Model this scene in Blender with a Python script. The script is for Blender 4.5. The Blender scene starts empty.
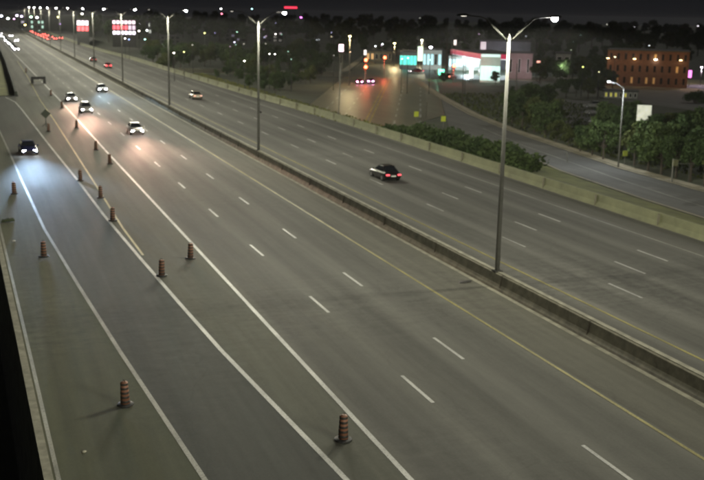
import bpy, math, random
from mathutils import Vector, Matrix
random.seed(7)
S = bpy.context.scene
COL = S.collection
R = math.radians

# ------------------------------------------------------------------ camera
F, PITCH, ROLL, YAW, CAMZ = 1025.0, 0.21737, 0.019424, -0.349156, 15.945

def ray(x, y):
    X = (x-352)/F; Y = -(y-240)/F
    c, s = math.cos(ROLL), math.sin(ROLL)
    Xr = c*X-s*Y; Yr = s*X+c*Y
    dy = math.cos(PITCH)+Yr*math.sin(PITCH); dz = -math.sin(PITCH)+Yr*math.cos(PITCH)
    cy, sy = math.cos(YAW), math.sin(YAW)
    return Vector((cy*Xr-sy*dy, sy*Xr+cy*dy, dz))

def G(x, y, z=0.0):                      # survey: where a sight line meets level z
    d = ray(x, y); t = (z-CAMZ)/d.z
    return Vector((d.x*t, d.y*t, z))

def PD(x, y, D):                         # survey: point on a sight line at horizontal distance D
    d = ray(x, y); t = D/math.hypot(d.x, d.y)
    return Vector((d.x*t, d.y*t, CAMZ+d.z*t))

cam_d = bpy.data.cameras.new('camera'); cam = bpy.data.objects.new('camera', cam_d); COL.objects.link(cam)
fw = ray(352, 240).normalized(); rt = (ray(353, 240)-ray(352, 240)).normalized(); up = rt.cross(fw).normalized()
m = Matrix((rt, up, -fw)).transposed().to_4x4(); m.translation = Vector((0, 0, CAMZ)); cam.matrix_world = m
cam_d.sensor_width = 36; cam_d.lens = F*36/704; cam_d.clip_start = .5; cam_d.clip_end = 8000
cam_d.dof.use_dof = True; cam_d.dof.focus_distance = 18; cam_d.dof.aperture_fstop = 1.45
S.camera = cam

# ------------------------------------------------------------------ night sky, added fill sun, exposure
W = bpy.data.worlds.new('World'); S.world = W; W.use_nodes = True
nt = W.node_tree; nt.nodes.clear()
wo = nt.nodes.new('ShaderNodeOutputWorld'); bg = nt.nodes.new('ShaderNodeBackground')
tc = nt.nodes.new('ShaderNodeTexCoord'); sp = nt.nodes.new('ShaderNodeSeparateXYZ'); cr = nt.nodes.new('ShaderNodeValToRGB')
nt.links.new(tc.outputs['Generated'], sp.inputs[0]); nt.links.new(sp.outputs['Z'], cr.inputs[0])
cr.color_ramp.elements[0].position = 0.0; cr.color_ramp.elements[0].color = (.0085, .0086, .0100, 1)
cr.color_ramp.elements[1].position = 0.6; cr.color_ramp.elements[1].color = (.0070, .0075, .0100, 1)
nt.links.new(cr.outputs[0], bg.inputs[0]); bg.inputs[1].default_value = 1.0
nt.links.new(bg.outputs[0], wo.inputs[0])
sun_d = bpy.data.lights.new('fill_sun', 'SUN'); sun_d.energy = .42; sun_d.angle = R(1.5); sun_d.color = (1, .97, .86)  # weak sun added as fill to lift the dark trees
sun = bpy.data.objects.new('fill_sun', sun_d); COL.objects.link(sun)
sun.rotation_euler = Vector((.80, .44, .60)).to_track_quat('Z', 'Y').to_euler()
S.view_settings.view_transform = 'Standard'; S.view_settings.look = 'None'
S.view_settings.exposure = 0; S.view_settings.gamma = 1
S.render.engine = 'CYCLES'
S.cycles.use_denoising = True; S.cycles.sample_clamp_indirect = 2.0; S.cycles.sample_clamp_direct = 250
S.cycles.max_bounces = 4; S.cycles.diffuse_bounces = 2; S.cycles.glossy_bounces = 2; S.cycles.transmission_bounces = 3
S.cycles.caustics_reflective = False; S.cycles.caustics_refractive = False
S.cycles.use_light_tree = True
LAMP_POWER = 2900.0

# ------------------------------------------------------------------ materials
def mat(name, col, rough=.6, metal=0, emit=None, es=0, noise=None, bump=0, spec=.5):
    m = bpy.data.materials.new(name); m.use_nodes = True
    n = m.node_tree.nodes; l = m.node_tree.links; b = n['Principled BSDF']
    b.inputs['Base Color'].default_value = (*col, 1); b.inputs['Roughness'].default_value = rough
    b.inputs['Metallic'].default_value = metal; b.inputs['Specular IOR Level'].default_value = spec
    if emit:
        b.inputs['Emission Color'].default_value = (*emit, 1); b.inputs['Emission Strength'].default_value = es
    if noise:                                    # (scale, amount)
        t = n.new('ShaderNodeTexCoord'); x = n.new('ShaderNodeTexNoise'); x.inputs['Scale'].default_value = noise[0]
        x.inputs['Detail'].default_value = 5; x.inputs['Roughness'].default_value = .65
        l.new(t.outputs['Object'], x.inputs['Vector'])
        r = n.new('ShaderNodeValToRGB'); a = noise[1]
        r.color_ramp.elements[0].position = .3; r.color_ramp.elements[1].position = .7
        r.color_ramp.elements[0].color = (*[c*(1-a) for c in col], 1); r.color_ramp.elements[1].color = (*[min(1, c*(1+a)) for c in col], 1)
        l.new(x.outputs['Fac'], r.inputs[0]); l.new(r.outputs[0], b.inputs['Base Color'])
        if bump:
            bp = n.new('ShaderNodeBump'); bp.inputs['Strength'].default_value = bump
            l.new(x.outputs['Fac'], bp.inputs['Height']); l.new(bp.outputs[0], b.inputs['Normal'])
    return m

def asphalt(name, col, lane0=None, lanew=3.7, dark=.34, rough=.85, spec=.22):
    """old asphalt: coarse aggregate, blotches stretched along the traffic, oil-dark lane centres, worn cross ripples, sealed cracks"""
    m = bpy.data.materials.new(name); m.use_nodes = True
    n = m.node_tree.nodes; l = m.node_tree.links; b = n['Principled BSDF']
    g = n.new('ShaderNodeNewGeometry')
    def mapn(sc, scale, detail=4, rgh=.6):
        mp = n.new('ShaderNodeMapping'); mp.inputs['Scale'].default_value = sc; l.new(g.outputs['Position'], mp.inputs['Vector'])
        x = n.new('ShaderNodeTexNoise'); x.inputs['Scale'].default_value = scale; x.inputs['Detail'].default_value = detail
        x.inputs['Roughness'].default_value = rgh; l.new(mp.outputs[0], x.inputs['Vector']); return x.outputs['Fac']
    def math_(op, a, bb=None, c=None):
        q = n.new('ShaderNodeMath'); q.operation = op
        for i, v in enumerate((a, bb, c)):
            if v is None: continue
            if isinstance(v, (int, float)): q.inputs[i].default_value = v
            else: l.new(v, q.inputs[i])
        return q.outputs[0]
    fine = mapn((1, 1, 1), 9, 6, .8)
    streak = mapn((1.1, .035, 1), 1.0, 5)
    blot = mapn((.10, .05, .1), 1.0, 4)
    rip = mapn((.35, 1.9, 1), 1.0, 4, .75)
    patch = mapn((.05, .02, .1), 1.3, 2)
    v = math_('MULTIPLY_ADD', fine, .60, .70)
    v = math_('ADD', v, math_('MULTIPLY', math_('SUBTRACT', mapn((2.2, 1.1, 1), 1.0, 6, .8), .5), .42))
    v = math_('ADD', v, math_('MULTIPLY', math_('SUBTRACT', streak, .5), .95))
    v = math_('ADD', v, math_('MULTIPLY', math_('SUBTRACT', blot, .5), .55))
    sy = n.new('ShaderNodeSeparateXYZ'); l.new(g.outputs['Position'], sy.inputs[0])
    inband = math_('SMOOTH_MIN', math_('MAXIMUM', math_('SUBTRACT', 1.0, math_('MULTIPLY', math_('ABSOLUTE', math_('SUBTRACT', sy.outputs['Y'], 52.0)), .10)), 0.0), 1.0, .2)
    amt = math_('ADD', math_('MULTIPLY', inband, 1.0), math_('MULTIPLY', math_('GREATER_THAN', patch, .54), .45))
    rip2 = mapn((1.1, 1.6, 1), 1.0, 5, .8)
    v = math_('ADD', v, math_('MULTIPLY', math_('SUBTRACT', math_('MULTIPLY_ADD', rip2, .6, math_('MULTIPLY', rip, .4)), .52), math_('MULTIPLY', amt, 1.7)))
    if lane0 is not None:
        s = n.new('ShaderNodeSeparateXYZ'); l.new(g.outputs['Position'], s.inputs[0])
        ph = math_('MULTIPLY', math_('SUBTRACT', s.outputs['X'], lane0), 2*math.pi/lanew)
        c1 = math_('MULTIPLY', math_('COSINE', ph), dark*.5)
        c2 = math_('MULTIPLY', math_('COSINE', math_('MULTIPLY', ph, 2)), dark*.22)
        v = math_('ADD', v, math_('ADD', c1, c2))
    v = math_('MAXIMUM', v, .35)
    mul = n.new('ShaderNodeVectorMath'); mul.operation = 'SCALE'; mul.inputs[0].default_value = col; l.new(v, mul.inputs['Scale'])
    # sealed cracks
    vo = n.new('ShaderNodeTexVoronoi'); vo.feature = 'DISTANCE_TO_EDGE'; vo.inputs['Scale'].default_value = .055
    vm = n.new('ShaderNodeMapping'); vm.inputs['Scale'].default_value = (1.6, 1, 1); l.new(g.outputs['Position'], vm.inputs['Vector'])
    wob = n.new('ShaderNodeVectorMath'); wob.operation = 'MULTIPLY_ADD'; 
    nz = n.new('ShaderNodeTexNoise'); nz.inputs['Scale'].default_value = .3; l.new(g.outputs['Position'], nz.inputs['Vector'])
    l.new(nz.outputs['Color'], wob.inputs[0]); wob.inputs[1].default_value = (5, 5, 5); l.new(vm.outputs[0], wob.inputs[2])
    l.new(wob.outputs[0], vo.inputs['Vector'])
    crk = math_('LESS_THAN', vo.outputs['Distance'], .0035)
    mx = n.new('ShaderNodeMix'); mx.data_type = 'RGBA'; l.new(math_('MULTIPLY', crk, .14), mx.inputs[0])
    l.new(mul.outputs[0], mx.inputs[6]); mx.inputs[7].default_value = (col[0]*.45, col[1]*.45, col[2]*.45, 1)
    l.new(mx.outputs[2], b.inputs['Base Color'])
    b.inputs['Roughness'].default_value = rough; b.inputs['Specular IOR Level'].default_value = spec
    bp = n.new('ShaderNodeBump'); bp.inputs['Strength'].default_value = .25; bp.inputs['Distance'].default_value = .02
    l.new(fine, bp.inputs['Height']); l.new(bp.outputs[0], b.inputs['Normal'])
    return m

def paint(name, col, wear=.45):
    """road paint worn through in spots"""
    m = bpy.data.materials.new(name); m.use_nodes = True
    n = m.node_tree.nodes; l = m.node_tree.links; b = n['Principled BSDF']
    g = n.new('ShaderNodeNewGeometry'); x = n.new('ShaderNodeTexNoise'); x.inputs['Scale'].default_value = 14; x.inputs['Detail'].default_value = 6
    l.new(g.outputs['Position'], x.inputs['Vector'])
    r = n.new('ShaderNodeValToRGB'); r.color_ramp.elements[0].position = .28; r.color_ramp.elements[1].position = .36+wear*.4
    r.color_ramp.elements[0].color = (col[0]*.45, col[1]*.45, col[2]*.45, 1); r.color_ramp.elements[1].color = (*col, 1)
    l.new(x.outputs['Fac'], r.inputs[0])
    y = n.new('ShaderNodeTexNoise'); y.inputs['Scale'].default_value = .35; y.inputs['Detail'].default_value = 5; l.new(g.outputs['Position'], y.inputs['Vector'])
    q = n.new('ShaderNodeMapRange'); q.inputs[1].default_value = .3; q.inputs[2].default_value = .7; q.inputs[3].default_value = .55; q.inputs[4].default_value = 1.15; l.new(y.outputs['Fac'], q.inputs[0])
    k = n.new('ShaderNodeVectorMath'); k.operation = 'SCALE'; l.new(r.outputs[0], k.inputs[0]); l.new(q.outputs[0], k.inputs['Scale'])
    l.new(k.outputs[0], b.inputs['Base Color']); b.inputs['Roughness'].default_value = .6
    return m

M = {}
M['hwy'] = asphalt('asphalt_highway', (.105, .104, .092), 13.4, 3.73)
M['hwy_r'] = asphalt('asphalt_right', (.114, .112, .101), 32.0, 3.68)
M['ramp'] = asphalt('asphalt_ramp', (.064, .067, .059))
M['shoulder'] = asphalt('asphalt_shoulder', (.071, .076, .047))
M['gore'] = asphalt('asphalt_gore', (.090, .092, .072))
M['medsh'] = asphalt('asphalt_median_shoulder', (.112, .109, .090))
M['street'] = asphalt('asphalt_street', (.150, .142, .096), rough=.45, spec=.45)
M['lot'] = asphalt('asphalt_lot', (.135, .135, .127))
M['white'] = paint('paint_white', (.50, .50, .47), .35)
M['white2'] = paint('paint_white_worn', (.31, .31, .27), .5)
M['yellow'] = paint('paint_yellow', (.36, .32, .10), .5)
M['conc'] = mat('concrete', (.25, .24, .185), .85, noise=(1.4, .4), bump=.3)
M['conc_y'] = mat('concrete_yellow_lit', (.140, .144, .078), .85, noise=(.5, .25), bump=.3)  # yellow cast of the lighting put into the concrete colour
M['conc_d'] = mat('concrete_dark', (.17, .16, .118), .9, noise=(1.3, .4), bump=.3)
M['walk'] = mat('concrete_walk', (.30, .27, .19), .85, noise=(.6, .25))
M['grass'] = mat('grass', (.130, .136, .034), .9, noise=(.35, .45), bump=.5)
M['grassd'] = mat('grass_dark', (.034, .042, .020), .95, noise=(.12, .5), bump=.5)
M['steel'] = mat('galvanised', (.12, .12, .108), .7, .1, noise=(3, .15))
M['steel_arm'] = mat('dark_arm_metal', (.085, .085, .075), .75, .0, noise=(3, .15)); M['dsteel'] = mat('dark_metal', (.06, .06, .055), .5, .5, noise=(3, .2))  # arm metal darkened to hold down the close lamp light
M['rubber'] = mat('rubber', (.02, .02, .02), .7)
M['bark'] = mat('bark', (.05, .04, .03), .9, noise=(4, .3))
M['leafA'] = mat('leaf_a', (.050, .074, .026), .9, noise=(.5, .4), spec=.1)
M['leafB'] = mat('leaf_b', (.038, .060, .022), .9, noise=(.5, .4), spec=.1)
M['leafC'] = mat('leaf_c', (.058, .070, .024), .9, noise=(.5, .4), spec=.1)
M['orange'] = mat('drum_orange', (.22, .10, .06), .6, noise=(6, .2))
M['black'] = mat('drum_black', (.028, .024, .020), .6, noise=(6, .2))
M['brick'] = mat('brick_red', (.12, .060, .040), .85, noise=(1.5, .25))
M['roofd'] = mat('roof_dark', (.05, .05, .05), .8, noise=(1, .2))
M['grey'] = mat('wall_grey', (.26, .27, .26), .8, noise=(.8, .15))
M['pinkw'] = mat('wall_pinkish', (.36, .27, .27), .8, noise=(.8, .15))
M['glassd'] = mat('glass_dark', (.012, .014, .018), .08)
M['steelw'] = mat('white_panel', (.7, .7, .66), .5, noise=(1, .1))
_em = {}
def EM(col, s):
    k = (col, s)
    if k not in _em:
        _em[k] = mat('lit_surface', tuple(min(.8, c) for c in col), .4, emit=col, es=s)
    return _em[k]

# ------------------------------------------------------------------ mesh helpers
class MB:
    def __init__(s): s.v = []; s.f = []
    def add(s, vs, fs):
        o = len(s.v); s.v += [tuple(v) for v in vs]; s.f += [tuple(i+o for i in f) for f in fs]; return s
    def box(s, c, d, rz=0, top=1.0):
        x, y, z = d[0]/2, d[1]/2, d[2]/2; ca, sa = math.cos(rz), math.sin(rz); P = []
        for k, (a, b, h) in enumerate([(-1, -1, -1), (1, -1, -1), (1, 1, -1), (-1, 1, -1), (-1, -1, 1), (1, -1, 1), (1, 1, 1), (-1, 1, 1)]):
            q = top if h > 0 else 1; X, Y = a*x*q, b*y*q
            P.append((c[0]+ca*X-sa*Y, c[1]+sa*X+ca*Y, c[2]+h*z))
        return s.add(P, [(3, 2, 1, 0), (4, 5, 6, 7), (0, 1, 5, 4), (1, 2, 6, 5), (2, 3, 7, 6), (3, 0, 4, 7)])
    def tube(s, pts, rad, n=8):
        pts = [Vector(p) for p in pts]; rings = []
        if not isinstance(rad, (list, tuple)): rad = [rad]*len(pts)
        for i, p in enumerate(pts):
            d = (pts[min(i+1, len(pts)-1)]-pts[max(i-1, 0)]).normalized()
            a = d.orthogonal().normalized() if abs(d.z) < .99 else Vector((1, 0, 0)); b = d.cross(a).normalized()
            if abs(d.z) >= .99: b = Vector((0, 1, 0))
            rings.append([p+(a*math.cos(t)+b*math.sin(t))*rad[i] for t in [2*math.pi*k/n for k in range(n)]])
        V = [q for r_ in rings for q in r_]; Fs = []
        for i in range(len(pts)-1):
            for k in range(n): Fs.append((i*n+k, i*n+(k+1) % n, (i+1)*n+(k+1) % n, (i+1)*n+k))
        Fs.append(tuple(reversed(range(n)))); Fs.append(tuple((len(pts)-1)*n+k for k in range(n)))
        return s.add(V, Fs)
    def lathe(s, prof, n=16, c=(0, 0, 0)):
        V = []; Fs = []
        for r_, z in prof:
            for k in range(n):
                t = 2*math.pi*k/n; V.append((c[0]+r_*math.cos(t), c[1]+r_*math.sin(t), c[2]+z))
        for i in range(len(prof)-1):
            for k in range(n): Fs.append((i*n+k, i*n+(k+1) % n, (i+1)*n+(k+1) % n, (i+1)*n+k))
        Fs.append(tuple(reversed(range(n)))); Fs.append(tuple((len(prof)-1)*n+k for k in range(n)))
        return s.add(V, Fs)
    def loft(s, rings, cap=True):
        n = len(rings[0]); V = [p for r_ in rings for p in r_]; Fs = []
        for i in range(len(rings)-1):
            for k in range(n): Fs.append((i*n+k, i*n+(k+1) % n, (i+1)*n+(k+1) % n, (i+1)*n+k))
        if cap: Fs.append(tuple(reversed(range(n)))); Fs.append(tuple((len(rings)-1)*n+k for k in range(n)))
        return s.add(V, Fs)
    def mesh(s, name, m, smooth=False):
        me = bpy.data.meshes.new(name); me.from_pydata(s.v, [], s.f); me.update()
        if smooth:
            for p in me.polygons: p.use_smooth = True
        if m: me.materials.append(m)
        return me
    def build(s, name, m, parent=None, smooth=False, kind=None, label=None):
        return link(name, s.mesh(name, m, smooth), parent, kind, label)

def link(name, me, parent=None, kind=None, label=None):
    o = bpy.data.objects.new(name, me); COL.objects.link(o)
    if parent: o.parent = parent
    if kind: o['kind'] = kind
    if label: o['label'] = label
    return o
def tag(o, label, cat, group=None):
    o['label'] = label; o['category'] = cat
    if group: o['group'] = group
    return o
def thing(name, label, cat, loc=(0, 0, 0), rz=0, group=None):
    o = bpy.data.objects.new(name, None); COL.objects.link(o); o.empty_display_size = .2
    o.location = loc; o.rotation_euler = (0, 0, rz); return tag(o, label, cat, group)
def kids(o): return [c for c in bpy.data.objects if c.parent == o]
def tree_of(o): return (o, [tree_of(c) for c in kids(o)])
def copy_tree(t, parent=None):
    o, ch = t; c = o.copy(); COL.objects.link(c)
    if parent: c.parent = parent
    for k in ch: copy_tree(k, c)
    return c
def dup(t, loc, rz, label, group=None, scale=None):
    c = copy_tree(t); c.location = loc; c.rotation_euler = (0, 0, rz); c['label'] = label
    if group: c['group'] = group
    if scale: c.scale = scale
    return c

def lerp_tab(tab, Y):
    if Y <= tab[0][0]: return tab[0][1]
    for (a, xa), (b, xb) in zip(tab, tab[1:]):
        if Y <= b: return xa+(xb-xa)*(Y-a)/(b-a)
    return tab[-1][1]

def strip(pts, w, z):
    """a painted or laid band w wide following pts"""
    b = MB(); V = []
    for i, p in enumerate(pts):
        a = Vector(pts[max(i-1, 0)][:2]); c = Vector(pts[min(i+1, len(pts)-1)][:2]); d = (c-a).normalized(); n = Vector((-d.y, d.x))*w/2
        V += [(p[0]+n.x, p[1]+n.y, z), (p[0]-n.x, p[1]-n.y, z)]
    return b.add(V, [(2*i, 2*i+1, 2*i+3, 2*i+2) for i in range(len(pts)-1)])
def band(Ys, fl, fr, z):
    V = []
    for Y in Ys: V += [(fl(Y), Y, z), (fr(Y), Y, z)]
    return MB().add(V, [(2*i, 2*i+1, 2*i+3, 2*i+2) for i in range(len(Ys)-1)])

# ------------------------------------------------------------------ ground and roads
LEFT = [(-120, 19), (0, 2.35), (34, 1.62), (49, 1.32), (80, .62), (120, -.3), (170, -1.8), (190, -3.2)]   # parapet inner foot
RIGHT = [(-120, 50.2), (60, 49.7), (100, 50.2), (150, 50.6), (200, 49.0), (280, 47.6), (345, 46.9), (400, 44.4), (470, 43.2), (1500, 43.2)]
CL = [(29, 11.5), (46.3, 10.26), (54.8, 9.84), (67, 9.30), (81.5, 8.72), (99.4, 8.30), (128.4, 7.40), (171, 6.25), (186, 5.7), (196, 4.4)]
DL = [(0, 7.9), (32.7, 6.64), (39, 6.21), (47.7, 5.61), (60.4, 4.85), (77.2, 3.95), (100, 3.3), (122.7, 2.75), (142.8, 2.2), (165, .8), (180, -1.2), (190, -4)]
CL.insert(0, (-60, 17)); DL.insert(0, (-60, 10.4))
lx = lambda Y: lerp_tab(LEFT, Y); rx = lambda Y: lerp_tab(RIGHT, Y)
cx = lambda Y: lerp_tab(CL, Y); dx = lambda Y: lerp_tab(DL, Y)
YS = list(range(-100, 200, 6))+[198]
YF = [198+i*20 for i in range(66)]

GZ = -2.0
V = []; Fs = []
gx = [0.45, 2.5, 5.5, 8.5, 30, 200, 1000, 2400]; gz = [-.12, -.35, -1.3, GZ, GZ, GZ, GZ, GZ]
gys = [-300, -100]+list(range(-60, 520, 20))+[600, 900, 1500, 2000, 2800]
for Y in gys:
    for a, z in zip(gx, gz): V.append((rx(Y)+a, Y, z))
n = len(gx)
for i in range(len(gys)-1):
    for k in range(n-1): Fs.append((i*n+k, i*n+k+1, (i+1)*n+k+1, (i+1)*n+k))
o = len(V)                                  # the low ground left of the parapet, rising to the ramp
gl = [-300, -100, 0, 34, 49, 80, 100, 120, 130, 145, 170, 180, 190, 198, 260, 600, 1500, 2800]
for Y in gl:
    z = -8 if Y <= 130 else (-8+7.85*min(1, (Y-130)/45))
    e = lx(Y)-.30 if Y < 199 else 6.7
    for a in (-1200, -300, -30, 0): V.append((e+a, Y, z))
for i in range(len(gl)-1):
    for k in range(3): Fs.append((o+i*4+k, o+i*4+k+1, o+(i+1)*4+k+1, o+(i+1)*4+k))
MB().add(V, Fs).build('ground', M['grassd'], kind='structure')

hwy = MB()
hb = band(YS, lambda Y: lx(Y)-.35, lambda Y: 28.7, 0); hwy.add(hb.v, hb.f)
hb = band(YF, lambda Y: 6.7, lambda Y: 28.7, 0); hwy.add(hb.v, hb.f)
highway = hwy.build('highway', M['hwy'], kind='structure')
band([-100, 198]+YF[1:], lambda Y: 28.7, lambda Y: rx(Y)+.42, 0)
hr = band(YS+YF[1:], lambda Y: 28.7, lambda Y: rx(Y)+.42, 0).build('highway_right_carriageway', M['hwy_r'], kind='structure')
band(YS+YF[1:], lambda Y: 24.85, lambda Y: 28.3, .004).build('median_shoulder', M['medsh'], kind='structure')
band(YS, lambda Y: dx(Y), lambda Y: cx(Y), .004).build('on_ramp', M['ramp'], kind='structure')
band(YS, lambda Y: lx(Y), lambda Y: dx(Y)-.004, .004).build('road_shoulder', M['shoulder'], kind='structure')
band([Y for Y in YS if Y > -60], lambda Y: cx(Y)+.004, lambda Y: 13.35, .004).build('gore_area', M['gore'], kind='structure')
# ramp carries on to the left past the gore
MB().add([(6.3, 199, .008), (3.2, 198.5, .008), (-6, 203, .008), (-26, 222, .008), (-60, 262, .008), (-66, 250, .008), (-32, 208, .008), (-12, 186, .008), (-3.6, 176, .008), (-1.5, 165, .008), (5, 165, .008), (5.8, 186, .008)],
         [tuple(range(12))[::-1]]).build('ramp_curve', M['ramp'], kind='structure')
MB().add([(43.7, 470, -.02), (62, 590, -.02), (60, 760, -.02), (43.7, 760, -.02)], [(0, 1, 2, 3)]).build('merging_road', M['lot'], kind='structure')

# verge, off ramp, street
vg = []; 
band([-60]+list(range(-40, 131, 10)), lambda Y: rx(Y)+.46, lambda Y: rx(Y)+.50, -.05)
RN = [(-40, 59.0), (76.8, 62.4), (86.5, 62.9), (106, 64.8), (115, 66.6), (130, 67), (150, 71), (183.6, 85.5), (235, 107.8), (262, 119)]
RFAR = [(-40, 71.5), (90, 72.5), (106, 73.6), (125, 76.6), (146, 79.9), (172, 85.6), (209, 96.3), (234, 104), (262, 113.2), (276, 119)]
rn = lambda Y: lerp_tab(RN, Y); rf = lambda Y: lerp_tab(RFAR, Y)-.01
YR = [-40, 0, 40, 60, 76, 86, 96, 106, 115, 125, 135, 150, 165, 183, 200, 218, 235, 250]
band(YR, rn, rf, GZ+.02).build('off_ramp', M['lot'], kind='structure')
strip([(x, y) for y, x in [(-40, 63.5), (60, 65), (81.6, 66.5), (98.3, 68.2), (117, 70.9), (128.5, 72.6), (150, 77)]], .2, GZ+.03).build('road_marking', M['white2'], kind='structure')
strip([(x-.25, y) for y, x in RFAR], .5, GZ+.12).build('kerb', M['walk'], kind='structure')
band([y for y, x in RFAR], lambda Y: rf(Y)+.25, lambda Y: rf(Y)+1.7, GZ+.10).build('pavement', M['walk'], kind='structure')
strip([(x+.12, y) for y, x in RN[:6]], .3, GZ+.11).build('kerb', M['walk'], kind='structure')
sd = Vector((.399, .917)).normalized(); sn = Vector((sd.y, -sd.x)); s0 = Vector((73, 189))
def ST(t, s, z=GZ): p = s0+sd*t+sn*s; return (p.x, p.y, z)
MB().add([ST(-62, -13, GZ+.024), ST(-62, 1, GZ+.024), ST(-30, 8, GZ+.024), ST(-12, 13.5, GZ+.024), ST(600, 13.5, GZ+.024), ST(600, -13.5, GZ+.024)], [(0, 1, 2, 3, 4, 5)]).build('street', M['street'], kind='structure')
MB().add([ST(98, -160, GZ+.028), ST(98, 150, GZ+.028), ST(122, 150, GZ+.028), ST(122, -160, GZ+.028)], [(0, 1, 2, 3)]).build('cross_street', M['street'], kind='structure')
M['yellow_lit'] = paint('paint_yellow_lit', (.44, .38, .12), .35)  # brighter copy of the yellow paint, street light put into its colour
for s, mm in ((-.4, 'yellow_lit'), (.4, 'yellow_lit')):
    strip([ST(-45, s), ST(86, s)], .28, GZ+.034).build('road_marking', M[mm], kind='structure')
for s in (-9, -4.6, 4.6, 9):
    for k in range(9):
        strip([ST(-30+k*12, s), ST(-25+k*12, s)], .3, GZ+.034).build('road_marking', M['white'], kind='structure')
strip([ST(88, .6), ST(88, 13)], .6, GZ+.034).build('road_marking', M['white'], kind='structure')
for k in range(14):
    strip([ST(90.6, -12+k*1.8), ST(94.0, -12+k*1.8)], .9, GZ+.034).build('road_marking', M['yellow_lit'], kind='structure')
for k in range(12):
    strip([ST(34.5, -12.5+k*2.2), ST(34.5, -11.7+k*2.2)], .8, GZ+.034).build('road_marking', M['white2'], kind='structure')
for a in ((13.7, 122.5, 420), (-13.8, 122.5, 420)):
    b = strip([ST(a[1], a[0]+(1.3 if a[0] > 0 else -1.3)), ST(a[2], a[0]+(1.3 if a[0] > 0 else -1.3))], 2.4, GZ+.13); b.build('pavement', M['walk'], kind='structure')
MB().add([G(600, 97, GZ+.02), G(704, 112, GZ+.02), G(760, 116, GZ+.02), G(760, 84, GZ+.02), G(634, 83, GZ+.02)], [(0, 1, 2, 3, 4)]).build('parking_lot', M['lot'], kind='structure')
MB().add([G(556, 122, GZ+.02), G(604, 130, GZ+.02), G(606, 103, GZ+.02), G(540, 97, GZ+.02)], [(0, 1, 2, 3)]).build('parking_lot', M['lot'], kind='structure')
strip([G(634, 88, GZ), G(668, 85.5, GZ), G(704, 90.5, GZ)], 1.6, GZ+.05).build('pavement', M['walk'], kind='structure')

# markings on the highway
def line(pts, w, mk, z=.012): strip(pts, w, z).build('road_marking', M[mk], kind='structure')
AL = [(13.6, -60), (13.5, 30.5), (13.42, 75), (13.3, 120), (13.3, 190), (13.05, 243), (12.7, 307), (12.3, 372), (12, 450), (11.9, 900)]
line(AL, .22, 'white')
line([(24.62, -60), (24.62, 900)], .17, 'yellow')
line([(32.0, -60), (32.0, 900)], .17, 'yellow')
line([(min(46.5, rx(Y)-1.6), Y) for Y in [-60, 60, 150, 260, 345, 400, 470, 900]], .17, 'white2')
line([(x, y) for y, x in CL], .22, 'white')
line([(x, y) for y, x in DL], .2, 'white2')
line([(9.64, 67), (9.5, 76), (9.66, 96), (10.0, 155), (10.0, 190), (10.9, 260), (11.3, 330)], .16, 'yellow')
line([(lx(Y)+.22, Y) for Y in YS[:-2]], .16, 'white2')
strip([(28.16, Y) for Y in (-60, 900)], .30, .012).build('gutter_strip', M['conc'], kind='structure')
dash_me = strip([(0, -1.72), (0, 1.72)], .17, 0).mesh('lane_dash', M['white'])
dash_r = strip([(0, -1.72), (0, 1.72)], .17, 0).mesh('lane_dash', M['white'])
far = MB()
for x, y0, parent, me in ((17.26, 38.75, highway, dash_me), (20.95, 29.6, highway, dash_me), (35.85, 50.35, hr, dash_r), (39.55, 55.25, hr, dash_r), (43.15, 57.8, hr, dash_r)):
    k = -3
    while True:
        Y = y0+13.85*k; k += 1
        if Y > 620: break
        if x > rx(Y)-4: break
        if Y < 200:
            o = link('lane_dash', me, parent); o.location = (x, Y, .012)
        else:
            b = strip([(x, Y-1.72), (x, Y+1.72)], .15, .012); far.add(b.v, b.f)
far.build('lane_dash', M['white2'], kind='stuff', parent=highway)

# ------------------------------------------------------------------ walls
def wall_run(name, Ys, xf, prof, m, label, cat):
    """extrude a barrier cross section (dx, z) along Y"""
    b = MB(); b.loft([[(xf(Y)+a, Y, z) for a, z in prof] for Y in Ys]); o = b.build(name, m); return tag(o, label, cat)
mw = thing('median_wall', 'long concrete median wall between the two carriageways carrying the lamp posts', 'wall')
b = MB(); sec = [(28.32, 0), (28.36, .12), (28.50, .35), (28.56, .88), (28.64, .92), (29.0, .92), (29.08, .88), (29.14, .35), (29.28, .12), (29.32, 0)]
b.loft([[(x, Y, z) for x, z in sec] for Y in (-100, 60, 300, 900)]); b.build('wall_body', M['conc_d'], mw)  # darker concrete puts the shaded wall face into the colour
MB().box((28.83, 400, .935), (.30, 1000, .05)).build('wall_lit_top', M['conc'], mw)  # paler strip stands for the lit top edge of the wall
jm = MB().box((0, 0, .46), (.9, .03, .9), top=.6).mesh('joint', M['bark'])
for k in range(-3, 22): o = link('expansion_joint', jm, mw); o.location = (28.82, 24+k*9.43, .012)
YB = list(range(-100, 500, 12))+[900]
wall_run('roadside_barrier', YB, rx, [(0, 0), (.06, .15), (.18, .40), (.22, 1.05), (.45, 1.05), (.48, .4), (.48, -.6), (0, -.6)], M['conc_y'],
         'long pale yellowish concrete barrier along the far side of the right carriageway', 'barrier')
rj = MB().box((.12, 0, .5), (.26, .03, 1.0), top=.9).mesh('joint', M['conc_d'])
rb_ = bpy.data.objects['roadside_barrier']
for k in range(30):
    Y = 30+k*9.1; o = link('expansion_joint', rj, rb_); o.location = (rx(Y), Y, .0)
YP = [-100, -60, -20, 0, 20, 34, 49, 65, 80, 100, 120, 145, 170, 190]
wall_run('parapet_wall', YP, lx, [(0, .0), (-.05, .75), (-.35, .75), (-.40, -1.2), (-.40, -8), (-.1, -8), (-.1, -.05)], M['conc'],
         'low concrete parapet at the lower left edge above the dark drop', 'wall')
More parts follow.
